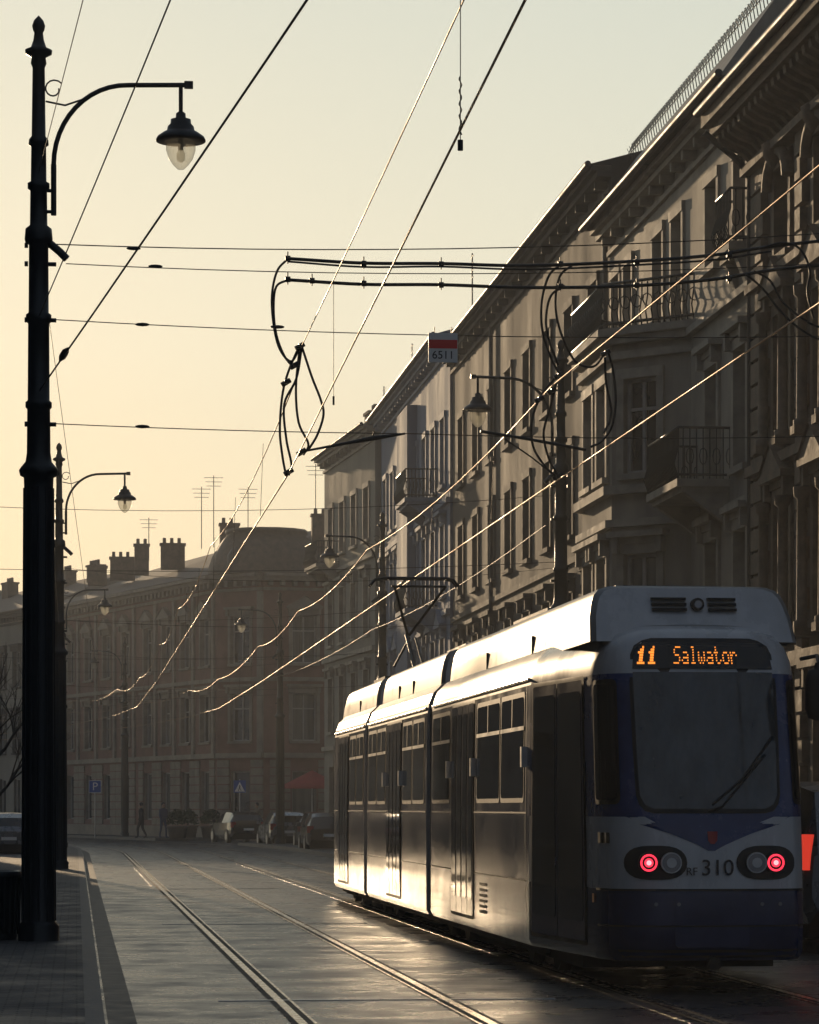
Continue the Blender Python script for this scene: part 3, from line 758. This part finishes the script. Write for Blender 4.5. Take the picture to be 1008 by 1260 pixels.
def lerp1(xs, ys, x):
    if x <= xs[0]: return ys[0]
    for i in range(len(xs)-1):
        if x <= xs[i+1]:
            t = (x-xs[i])/(xs[i+1]-xs[i]); return ys[i]+(ys[i+1]-ys[i])*t
    return ys[-1]
def bpnt(t, z, off=0):
    sg = -1 if t < 0 else 1; a = abs(t)
    X_ = [o[0] for o in OUT]; Y_ = [o[1] for o in OUT]
    x = lerp1(ARC, X_, a); y = lerp1(ARC, Y_, a); w_ = lerp1(ARC, [o[2] for o in OUT], a)
    x2 = lerp1(ARC, X_, a+.05); y2 = lerp1(ARC, Y_, a+.05)
    x1 = lerp1(ARC, X_, max(0,a-.05)); y1 = lerp1(ARC, Y_, max(0,a-.05))
    dx, dy = x2-x1, y2-y1; l = math.hypot(dx, dy) or 1; nx, ny = dy/l, -dx/l
    ins = lerp1([q[0] for q in LV], [q[1] for q in LV], z); sl = lerp1([q[0] for q in LV], [q[2] for q in LV], z)
    return (sg*(x*(1-ins)+nx*off), y+sl*w_+ny*off, z)
def patch(b, rows_, m, off=.004, nc=14):
    b.grid([[bpnt(tl+(tr_-tl)*j/nc, z, off) for j in range(nc+1)] for z, tl, tr_ in rows_], m, True)
def rect(b, t0, t1, z0, z1, m, off=.004, nc=6, rnd=.05):
    rs = [(z0, t0+rnd, t1-rnd),(z0+rnd*.3, t0+rnd*.3, t1-rnd*.3),(z0+rnd, t0, t1)]
    k = max(1, int((z1-z0)/.3))
    for i in range(1, k): rs.append((z0+rnd+(z1-z0-2*rnd)*i/k, t0, t1))
    rs += [(z1-rnd, t0, t1),(z1-rnd*.3, t0+rnd*.3, t1-rnd*.3),(z1, t0+rnd, t1-rnd)]
    patch(b, rs, m, off, nc)

b = B('rear_body')
T_ = [ARC[-1],9,7,5.5,ARC[7]+.02,ARC[7],3.1,2.4,1.8,1.4,ARC[5],1.0,ARC[4],ARC[3],.7,ARC[2],.45,.3,.15]
ts = sorted(set([-a for a in T_] + [0] + T_))
def seg(tl, lm): b.grid([[bpnt(t, z) for t in tl] for z,_,_ in LV], lm, True)
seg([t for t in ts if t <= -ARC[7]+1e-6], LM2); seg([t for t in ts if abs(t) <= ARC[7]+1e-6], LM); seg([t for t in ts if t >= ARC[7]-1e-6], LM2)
top = [bpnt(t, 3.34) for t in ts]; n = len(top)
for i in range(n//2):
    b.face([top[i], top[i+1], top[n-2-i], top[n-1-i]], 'whiteroof')
bot = [bpnt(t, .30) for t in ts]
for i in range(n//2): b.face([bot[i], bot[i+1], bot[n-2-i], bot[n-1-i]], 'under')
b.build(tram)

def winpair(b, t0, t1, sl=False, zb=1.70, zt=2.80, side=-1):
    a, c = (t0, t1) if side > 0 else (-t1, -t0)
    rect(b, a, c, zb, zt, 'trubber', .005); rect(b, a+.05, c-.05, zb+.05, zt-.05, 'tglass', .009)
    if sl:
        b.grid([[bpnt(a+(c-a)*j/4, z, .012) for j in range(5)] for z in (2.42, 2.46)], 'alu', False)
        m_ = (a+c)/2; b.grid([[bpnt(m_+dx, z, .012) for dx in (-.02,.02)] for z in (2.44, zt-.05)], 'trubber', False)
def tdoor(b, t0, t1, side=-1, leaves=4):
    a, c = (t0, t1) if side > 0 else (-t1, -t0)
    rect(b, a, c, .40, 2.86, 'trubber', .005, rnd=.03)
    w_ = (c-a-.08)/leaves
    for i in range(leaves):
        l0 = a+.04+i*w_+.015; l1 = l0+w_-.03
        rect(b, l0, l1, .44, 2.82, 'navy', .012, 3, .02)
        rect(b, l0+.06, l1-.06, .62, 2.72, 'tglass', .016, 3, .05)

b = B('rear_fittings')
patch(b, [(1.60,-.50,.50),(1.62,-.58,.58),(1.68,-.63,.63),(1.76,-.655,.655),(2.2,-.67,.67),(2.75,-.68,.68),(3.02,-.68,.68),(3.10,-.66,.66),(3.15,-.60,.60),(3.17,-.52,.52)], 'trubber', .006, 20)
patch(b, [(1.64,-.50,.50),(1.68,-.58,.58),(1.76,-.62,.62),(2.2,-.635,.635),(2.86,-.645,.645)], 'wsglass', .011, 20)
patch(b, [(2.89,-.65,.65),(3.0,-.65,.65),(3.08,-.63,.63),(3.13,-.57,.57)], 'tglass', .011, 20)
for s in (-1, 1):
    t0, t1 = sorted((s*.80, s*1.28))
    rect(b, t0, t1, 1.68, 2.80, 'trubber', .006, 10); rect(b, t0+.03, t1-.03, 1.72, 2.76, 'tglass', .010, 10)
patch(b, [(1.27,-.03,.03),(1.32,-.12,.12),(1.42,-.36,.36),(1.50,-.62,.62),(1.575,-.95,.95)], 'blueb', .004, 20)
patch(b, [(.915,-1.3,1.3),(.935,-1.3,1.3)], 'trubber', .005, 40)
patch(b, [(.60,-1.25,1.25),(.615,-1.25,1.25)], 'trubber', .006, 40)
patch(b, [(.33,-.8,.8),(.40,-.85,.85)], 'trubber', .01, 20)
for s in (-1, 1):
    rs = []
    for k in range(13):
        a = -math.pi/2 + math.pi*k/12; hh = math.sin(a); cc_ = math.cos(a)**.6 if math.cos(a) > 1e-6 else 0
        rs.append((1.165+.15*hh, s*.50-.28*max(.2,cc_), s*.50+.28*max(.2,cc_)))
    patch(b, rs, 'trubber', .008, 12)
    for t, mm in ((-.565 if s < 0 else .575, 'redlamp'), (-.365 if s < 0 else .40, 'lens')):
        p = Vector(bpnt(t, 1.165, .008)); rr = .085
        b.tube([p, p+Vector((0,-.03,0))], rr+.008, 'alu' if mm == 'lens' else 'trubber', 24)
        b.tube([p+Vector((0,-.03,0)), p+Vector((0,-.036,0))], rr-.004, mm if mm == 'lens' else 'trubber', 24)
        if mm == 'redlamp':
            b.tube([p+Vector((.068*math.cos(a),-.040,.068*math.sin(a))) for a in [2*math.pi*k/24 for k in range(25)]], .009, 'redlamp', 6)
            b.tube([p+Vector((0,-.03,0)), p+Vector((0,-.045,0))], .022, 'redcore', 16)
            b.tube([p+Vector((0,-.03,0)), p+Vector((0,-.043,0))], .040, 'redlamp', 16)
        else:
            b.tube([p+Vector((0,-.036,0)), p+Vector((0,-.042,0))], .045, 'alu', 16)
for k in range(3): rect(b, -1.20+k*.10, -1.125+k*.10, 1.335, 1.43, 'trubber', .01, 3, .01)
rect(b, -1.42,-1.35,.80,.88,'orange',.012,2,.01)
for t in (-.5,-.3,.45,.62):
    p = Vector(bpnt(t,.80,.004)); b.tube([p,p+Vector((0,-.012,0))],.018,'lens',10)
patch(b, [(.42,-.3,.3),(.44,-.33,.33),(.86,-.33,.33),(.88,-.3,.3)], 'navy', .016, 12)
b.tube([(0,.0,.28),(0,-.12,.28)], .06, 'under', 10)
patch(b, [(1.33,-.005,.025),(1.36,-.03,.05),(1.44,-.035,.055)], 'reddull', .012, 4)
def wp(t,z,o=.03): return bpnt(t,z,o)
b.tube([wp(-.02,1.62,.04),wp(.10,1.66,.05),wp(.52,2.12,.035)], .010, 'trubber', 6)
b.tube([wp(.02,1.68,.022),wp(.30,1.9,.022),wp(.60,2.28,.022)], .012, 'trubber', 6)
b.tube([(.88,.35,2.98),(.98,.15,3.0),(.95,-.02,2.92)], .018, 'trubber', 6)
b.tube([(.95,-.02,2.93),(.95,-.02,2.86)], [.03,.05], 'trubber', 8)
b.grid([[ (.96+.13*r_*math.cos(a), -.02+.06*r_*math.sin(a), z) for a in [2*math.pi*k/14 for k in range(14)]] for z, r_ in ((2.88,.3),(2.86,.8),(2.78,1),(2.52,1),(2.44,.8),(2.42,.3))], 'trubber', True, True)
tdoor(b, 1.62, 3.72, -1, 2)
tdoor(b, 1.62, 3.72, 1, 2)
for sd_ in (-1, 1):
    winpair(b, 4.18, 5.82, True, side=sd_); winpair(b, 5.90, 7.72, True, side=sd_)
    tdoor(b, 7.92, 9.95, sd_, 4)
    winpair(b, 10.12, 11.9, True, side=sd_)
for t in (-4.05,-7.84,-10.03):
    b.grid([[bpnt(t+dx, z, .006) for dx in (-.008,.008)] for z in (.4,.93,1.6,2.85)], 'trubber', False)
for z in (.93, 1.60): b.grid([[bpnt(-4.0-(7.9)*j/10, zz, .005) for j in range(11)] for zz in (z-.008, z+.008)], 'trubber', False)
for k in range(6): b.grid([[bpnt(-6.9-dx, .5+k*.06+dz, .010) for dx in (0,.5)] for dz in (0,.03)], 'trubber', False)
for t, z in ((-4.02,2.15),(-10.05,2.1),(-7.86,2.1)):
    p = bpnt(t,z,.0); b.box(p[0]-.06,p[0],p[1]-.04,p[1]+.04,z-.10,z+.10,'alu')
b.tube([(-1.145,3.2,2.91),(-1.145,11.2,2.91)], .018, 'white', 6)
b.build(tram)

F = {'1':["00100","01100","11100","01100","01100","01100","11110"],
 'S':["01111","10000","10000","01110","00001","00001","11110"],'a':["00000","00000","01110","00001","01111","10001","01111"],
 'l':["01100","00100","00100","00100","00100","00100","01110"],'w':["00000","00000","10001","10001","10101","10101","01010"],
 't':["01000","01000","11100","01000","01000","01001","00110"],'o':["00000","00000","01110","10001","10001","10001","01110"],
 'r':["00000","00000","10110","11001","10000","10000","10000"]}
b = B('destination_display')
def dots(txt, t, zt, dx, dz, r):
    for ch in txt:
        if ch == ' ': t += dx*3; continue
        for i, rw in enumerate(F[ch]):
            for j, v in enumerate(rw):
                if v == '1':
                    p = Vector(bpnt(t+j*dx, zt-i*dz, .014)); b.box(p.x-r*.8, p.x+r*.8, p.y-.003, p.y, p.z-r, p.z+r, 'led')
        t += dx*6
dots('11', -.60, 3.085, .0165, .024, .0095)
dots('Salwator', -.27, 3.085, .0128, .024, .0062)
b.build(tram)
text('fleet_number', '310', .20, (.045,-.012,1.115), 'txt', tram, .003)
text('fleet_prefix', 'RF', .10, (-.185,-.009,1.085), 'txt', tram, .003)

def straight(name, y0, y1, taper=False):
    b = B(name)
    st = [y0, y1] if not taper else [y0, y1-3.1, y1-.4, y1-.15, y1]
    hw = [1.16,1.16] if not taper else [1.16,1.16,.93,.8,.4]
    for sg in (-1,1):
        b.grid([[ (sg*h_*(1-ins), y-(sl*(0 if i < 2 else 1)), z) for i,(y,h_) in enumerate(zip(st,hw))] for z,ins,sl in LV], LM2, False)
    prof = lambda y, h_: [(-h_*(1-i_), y, z) for z,i_,_ in LV] + [(h_*(1-i_), y, z) for z,i_,_ in reversed(LV)]
    b.face(prof(y0,1.16), 'white')
    if not taper: b.face(prof(y1,1.16), 'white')
    else: b.face([( -.4,y1,.3),(.4,y1,.3),(.4,y1,1.57),(-.4,y1,1.57)],'navy'); b.face([(-.4,y1-.07,1.57),(.4,y1-.07,1.57),(.2,y1-.9,3.34),(-.2,y1-.9,3.34)],'tglass')
    b.face([(-.46,y0,3.34),(.46,y0,3.34),(.46,y1-.9 if taper else y1,3.34),(-.46,y1-.9 if taper else y1,3.34)],'whiteroof')
    b.face([(-1.12,y0,.3),(1.12,y0,.3),(1.12,y1-(3.1 if taper else 0),.3),(-1.12,y1-(3.1 if taper else 0),.3)],'under')
    return b
OUT[-1] = (1.16, 28, 0)
ARC[-1] = ARC[-2] + 28-3.1
b = straight('middle_body', 11.8, 19.6)
for sd_ in (-1,1):
    for (a,c) in ((38.05,39.35),(39.45,40.6),(42.85,44.1),(44.2,45.4)): winpair(b, a-25.26, c-25.26, True, side=sd_)
    tdoor(b, 40.75-25.26, 42.7-25.26, sd_, 4)
for z in (.93,1.60): b.box(-1.166,-1.16,11.85,19.55,z-.008,z+.008,'trubber')
for y in (14.6,16.75): b.box(-1.22,-1.15,y-.04,y+.04,1.95,2.15,'alu')
b.tube([(-1.145,11.9,2.91),(-1.145,19.5,2.91)], .018, 'white', 6)
b.build(tram)
b = straight('front_body', 20.1, 28.6, True)
for sd_ in (-1,1):
    for (a,c) in ((46.25,47.4),(47.5,48.55)): winpair(b, a-25.26, c-25.26, True, side=sd_)
    tdoor(b, 48.75-25.26, 50.7-25.26, sd_, 4)
for z in (.93,1.60): b.box(-1.166,-1.16,20.2,25.4,z-.008,z+.008,'trubber')
b.tube([(-1.145,20.2,2.91),(-1.145,25.4,2.91)], .018, 'white', 6)
for sg in (-1,1):
    b.face([(sg*1.163,25.7,.9),(sg*.978,27.9,.9),(sg*.97,27.6,2.75),(sg*1.155,25.7,2.75)],'tglass')
b.build(tram)
b = B('bellows')
for y0_ in (11.3, 19.6):
    for k in range(5):
        a = y0_+.005+k*.098; h_ = 1.06 if k % 2 else 1.11
        pr = [(-h_,.36),(-h_,2.9),(-h_*.8,3.2),(h_*.8,3.2),(h_,2.9),(h_,.36)]
        b.face([(x,a,z) for x,z in pr],'trubber'); b.face([(x,a+.09,z) for x,z in reversed(pr)],'trubber')
        for (p,q) in zip(pr, pr[1:]): b.face([(p[0],a,p[1]),(q[0],a,q[1]),(q[0],a+.09,q[1]),(p[0],a+.09,p[1])],'trubber')
b.build(tram)
b = B('roof_equipment')
def rbox(y0_, y1_, sl0=.35, sl1=.1, h=3.68):
    hr = [(-.95,3.15),(-.93,3.38),(-.90,h-.16),(-.87,h-.09),(-.82,h-.035),(-.74,h-.008),(-.64,h)]
    pr = hr + [(-x,z) for x,z in reversed(hr)]
    def yy(z, y, s_): return y + s_*(z-3.12)/(h-3.12)
    rws = [[(x*.95,yy(z,y0_,sl0)+.0,z-.02 if z > h-.2 else z) for x,z in pr],[(x,yy(z,y0_,sl0)+.07,z) for x,z in pr],[(x,yy(z,y1_,-sl1)-.06,z) for x,z in pr],[(x*.96,yy(z,y1_,-sl1),z) for x,z in pr]]
    b.grid([rws[1],rws[2]], 'whiteroof', True); b.grid(rws[:2],'whiteroof',True); b.grid(rws[2:],'whiteroof',True)
    b.face(rws[0],'white'); b.face(list(reversed(rws[-1])),'whiteroof')
rbox(.72, 11.15); rbox(11.95, 19.45, .1, .1); rbox(20.25, 26.3, .1, .5)
for k in range(3):
    b.box(-.36,-.04,.955+k*.03-.06,.985+k*.03,3.44+k*.05,3.465+k*.05,'trubber')
    b.box(.16,.42,.955+k*.03-.06,.985+k*.03,3.44+k*.05,3.465+k*.05,'trubber')
b.tube([(.06,.90,3.50),(.06,.98,3.50)], .06,'trubber',14); b.tube([(.06,.885,3.50),(.06,.95,3.50)], .035,'lens',14)
for y in (4.3,7.7,15.2,17.0,23.0): b.box(-.952,-.9,y,y+.012,3.16,3.4,'trubber')
b.box(-.5,.5,2.0,3.4,3.68,3.75,'whiteroof'); b.box(-.6,.6,5.5,8.0,3.68,3.77,'whiteroof'); b.box(-.5,.5,13,15,3.68,3.8,'alu')
py = 23.3
b.box(-.6,.6,py-.9,py+.9,3.70,3.78,'iron')
for sx in (-.5,.5):
    for yy_ in (py-.8,py+.8): b.lathe((sx,yy_,3.66),[(0,.05),(.03,.08),(.06,.05),(.09,.08),(.12,.05)],'rubber',8)
b.tube([(-.05,py-.6,3.8),(-.05,py+.9,4.55)], .035,'iron',8); b.tube([(.1,py-.5,3.85),(.1,py+.9,4.5)], .018,'iron',6)
b.tube([(-.03,py+.9,4.55),(-.35,py+.0,5.3)], .024,'iron',6); b.tube([(.0,py+.9,4.55),(.50,py+.0,5.3)], .024,'iron',6)
b.tube([(-.3,py+.5,4.0),(0,py+.9,4.5)], .02,'iron',6)
for yy_ in (py-.12, py+.12):
    b.tube([(-.76,yy_,5.30),(-.68,yy_,5.40),(-.55,yy_,5.43),(.5,yy_,5.43),(.62,yy_,5.40),(.70,yy_,5.30)], .022,'iron',6)
for sx in (-.45,0,.5): b.tube([(sx,py-.12,5.42),(sx,py+.12,5.42)], .018,'iron',6)
b.tube([(-.4,py,5.3),(.5,py,5.3)],.02,'iron',6)
b.build(tram)
b = B('bogies')
for yc in (4.6, 11.55, 19.85, 25.0):
    b.box(-.95,.95,yc-1.2,yc+1.2,.2,.42,'under')
    for dy in (-.85,.85):
        for sx in (-.7175,.7175): b.tube([(sx-.06,yc+dy,.34),(sx+.06,yc+dy,.34)], .32,'under',20)
b.box(-.9,.9,1.5,26,.17,.31,'under')
b.build(tram)

# ------------------------------------------------------------------ cars
def car(x, y, rot, paint, kind='hatch', name='parked_car', lit=False):
    e = empty(name, (x, y, .0)); e.rotation_euler = (0,0,rot)
    b = B('body')
    if kind == 'van':
        stn = [(-2.5,.5,1.1,1.15,.85,.78),(-2.42,.35,1.15,1.85,.93,.80),(-1.5,.3,1.15,1.95,.95,.82),(.6,.3,1.15,1.95,.95,.82),(1.1,.3,1.15,1.85,.95,.80),(1.75,.3,1.1,1.2,.93,.85),(2.35,.35,.9,.98,.88,.78),(2.5,.45,.75,.82,.78,.7)]
        gl = {1,2,3,4}
    else:
        stn = [(-2.08,.45,.78,.86,.74,.68),(-2.0,.32,.92,1.02,.84,.74),(-1.75,.25,.95,1.30,.87,.66),(-1.35,.22,.95,1.44,.88,.62),(-.3,.2,.93,1.47,.88,.63),(.45,.2,.92,1.36,.88,.62),(1.15,.22,.90,.94,.87,.74),(1.75,.28,.78,.84,.84,.7),(2.0,.35,.66,.72,.76,.62),(2.1,.42,.55,.58,.62,.5)]
        gl = {1,2,3,4,5}
    rings = []
    for (yy_,zb,zm,zt,w1,w2) in stn:
        rings.append([(-w1*.92,yy_,zb),(-w1,yy_,zb+.15),(-w1,yy_,(zb+zm)/2),(-w1*.97,yy_,zm),(-w2,yy_,zt-.03),(-w2*.8,yy_,zt),(0,yy_,zt+.02),(w2*.8,yy_,zt),(w2,yy_,zt-.03),(w1*.97,yy_,zm),(w1,yy_,(zb+zm)/2),(w1,yy_,zb+.15),(w1*.92,yy_,zb)])
    for i in range(len(rings)-1):
        for j in range(12):
            mm = paint
            if j in (3,8) and i in gl: mm = 'glass'
            if kind != 'van' and i in (1,5) and 4 <= j <= 7: mm = 'glass'
            if kind == 'van' and i in (4,) and 4 <= j <= 7: mm = 'glass'
            b.face([rings[i][j],rings[i][j+1],rings[i+1][j+1],rings[i+1][j]], mm, True)
    b.face(rings[0], paint); b.face(list(reversed(rings[-1])), paint)
    b.box(-.74,.74,-1.9,1.9,.16,.5,'under')
    yr = stn[1][0]
    for s in (-1,1):
        if kind == 'van': b.box(s*.72,s*.945,yr-.05,yr+.10,.95,1.35,'redcar' if lit else 'reddull')
        else: b.box(s*.62,s*.85,yr-.07,yr+.05,.72,.98,'reddull')
        b.box(s*.45,s*.72,stn[-2][0]-.02,stn[-2][0]+.08,.55,.68,'lens')
        b.box(s*.88,s*1.02,.75,.85,.95,1.08,paint)
        for wy in (-1.3,1.3):
            b.tube([(s*.70,wy,.32),(s*.90,wy,.32)], .33,'rubber',20); b.tube([(s*.9,wy,.32),(s*.91,wy,.32)], .2,'alu',12)
    b.box(-.25,.25,yr-.09,yr-.02,.58,.69,'signw')
    if kind == 'van': b.face([(-.7,-2.47,1.2),(.7,-2.47,1.2),(.66,-2.435,1.75),(-.66,-2.435,1.75)],'glass')
    b.build(e)
    return e
car(9.02, 35.4, 0, 'carsilver', 'van', lit=True)
car(9.35, 44.5, 0, 'cardark')
car(9.75, 121, R(2), 'cardark'); car(8.75, 128.0, R(5), 'carsilver')
car(9.25, 112, 0, 'cardark'); car(7.6, 143, R(12), 'cardark')
car(-2.2, 101.5, 0, 'carsilver'); car(-3.4, 124, R(4), 'cardark')
car(17, 142, R(-90), 'carsilver')

# ------------------------------------------------------------------ signs, bins, planters, parasol
def signpost(x, y, name, kind):
    e = empty(name, (x,y,.13)); b = B('post_and_plate')
    b.tube([(0,0,0),(0,0,2.9)], .03, 'alu', 8)
    if kind == 'P':
        b.box(-.3,.3,-.05,-.035,2.25,2.85,'signw'); b.box(-.28,.28,-.056,-.051,2.27,2.83,'signb')
    else:
        b.box(-.3,.3,-.05,-.035,2.25,2.85,'signb')
        b.face([(-.25,-.056,2.3),(.25,-.056,2.3),(0,-.056,2.78)],'signw')
        b.tube([(0,-.06,2.60),(0,-.062,2.60)], .025,'txt',8)
        b.face([(-.02,-.06,2.57),(.03,-.06,2.57),(.02,-.06,2.46),(-.03,-.06,2.46)],'txt')
        b.face([(-.03,-.06,2.46),(.0,-.06,2.46),(-.06,-.06,2.33),(-.09,-.06,2.33)],'txt'); b.face([(.0,-.06,2.46),(.02,-.06,2.46),(.09,-.06,2.33),(.06,-.06,2.33)],'txt')
    b.build(e)
    if kind == 'P': text('lettering','P',.55,(0,-.06,2.54),'signw',e)
signpost(.9, 148, 'parking_sign', 'P'); signpost(7.9, 146.5, 'pedestrian_crossing_sign', 'X')
b = B('litter_bin')
b.lathe((-.86,34.9,.13),[(0,.17),(.05,.19),(.1,.17),(.12,.19),(.7,.21),(.72,.23),(.78,.23),(.8,.19),(.74,.17),(.3,.16)],'iron',18)
for k in range(18):
    a = 2*math.pi*k/18; b.tube([(-.86+.2*math.cos(a),34.9+.2*math.sin(a),.2),(-.86+.22*math.cos(a),34.9+.22*math.sin(a),.85)],.012,'iron',4)
b.build()
def planter(x, y):
    b = B('planter_shrub'); b.M = Matrix.Translation((x,y,.13))
    b.lathe((0,0,0),[(0,.38),(.05,.42),(.5,.5),(.56,.55),(.6,.55),(.58,.45)],'planter',14)
    rnd = random.Random(int(x*97+y))
    for k in range(420):
        th = rnd.uniform(0,6.28); ph = rnd.uniform(-.3,1.4); r = rnd.uniform(.3,.62)
        c = Vector((r*math.cos(th)*math.cos(ph)*.9, r*math.sin(th)*math.cos(ph)*.9, .85+r*math.sin(ph)))
        u = Vector((rnd.uniform(-1,1),rnd.uniform(-1,1),rnd.uniform(-1,1))).normalized()*.07; v = u.orthogonal().normalized()*.05
        b.face([c-u,c+v,c+u,c-v],'leaf')
    b.build()
for (x,y) in ((6.6,148.5),(5.0,150.0),(5.6,152.8)): planter(x,y)
b = B('red_parasol')
px_, py_ = 11.6, 148.6
b.tube([(px_,py_,.1),(px_,py_,3.4)],.03,'alu',8)
b.lathe((px_,py_,0),[(2.6,1.5),(2.75,1.5),(3.1,.8),(3.5,.02)],'parasol',8); b.build()

# ------------------------------------------------------------------ bare tree
def bare_tree(x, y, h, seed, name='bare_tree', spread=.5):
    rnd = random.Random(seed); b = B(name)
    def br(p, d, l, r, lv):
        pts = [p]; q = p; n = 4; dd = d.copy()
        for i in range(n):
            dd = (dd + Vector((rnd.uniform(-.2,.2),rnd.uniform(-.2,.2),rnd.uniform(-.05,.15)))).normalized()
            q = q + dd*l/n; pts.append(q)
        b.tube(pts, [r*(1-.55*i/n) for i in range(n+1)], 'bark', 5 if lv else 8, False)
        if lv < 4:
            for k in range(4 if lv < 3 else 3):
                t = rnd.randint(2 if lv == 0 else 1, n)
                nd = (dd*.7 + Vector((rnd.uniform(-1,1),rnd.uniform(-1,1),rnd.uniform(-.2,.8)))*spread*1.3).normalized()
                br(pts[t], nd, l*rnd.uniform(.5,.72), r*.5, lv+1)
    br(Vector((x,y,.1)), Vector((0,0,1)), h*.45, .09*h/5, 0); b.build()
bare_tree(-1.75, 58, 5.6, 3); bare_tree(-2.4, 84, 6.4, 8)

# ------------------------------------------------------------------ pedestrians
def person(x, y, rot, top, st=.25, name='pedestrian'):
    e = empty(name, (x,y,.13)); e.rotation_euler = (0,0,rot)
    V = [(0,0,.95),(0,.01,1.15),(0,.02,1.38),(0,.02,1.5),
         (-.17,.02,1.40),(-.22,-.06,1.12),(-.2,.08,.88),(.17,.02,1.40),(.22,.1,1.12),(.2,.22,.92),
         (-.09,0,.9),(-.1,.12+st*.2,.5),(-.1,st*.6,.08),(-.1,st*.6+.16,.03),(.09,0,.9),(.1,.03-st*.2,.5),(.1,-st*.9,.12),(.1,-st*.9+.15,.04)]
    E = [(0,1),(1,2),(2,3),(2,4),(4,5),(5,6),(2,7),(7,8),(8,9),(0,10),(10,11),(11,12),(12,13),(0,14),(14,15),(15,16),(16,17)]
    rad = [.15,.14,.15,.06,.075,.055,.04,.075,.055,.04,.10,.07,.05,.045,.10,.07,.05,.045]
    me = bpy.data.meshes.new('figure'); me.from_pydata(V,E,[]); o = bpy.data.objects.new('figure', me); scene.collection.objects.link(o); o.parent = e
    sk = o.modifiers.new('s','SKIN')
    for i, r in enumerate(rad): me.skin_vertices[0].data[i].radius = (r, r*.8)
    me.skin_vertices[0].data[0].use_root = True
    sb = o.modifiers.new('d','SUBSURF'); sb.levels = 2; sb.render_levels = 2
    me.materials.append(M[top])
    b = B('head'); b.lathe((0,.04,1.5),[(0,.05),(.04,.07),(.1,.085),(.16,.09),(.22,.075),(.26,.03),(.265,0)],'skin',14)
    b.lathe((0,.02,1.5),[(.12,.095),(.18,.1),(.24,.085),(.28,.04),(.285,0)],'cloth1',14)
    b.tube([(0,.13,1.60),(0,.155,1.585)],.014,'skin',6)
    for s in (-1,1): b.tube([(s*.035,.12,1.63),(s*.035,.128,1.63)],.010,'txt',6)
    b.build(e)
person(3.2, 149.5, R(70), 'cloth1'); person(4.3, 150.5, R(200), 'cloth2'); person(8.9, 148.8, R(120), 'cloth3')
print('objects', len(bpy.data.objects))
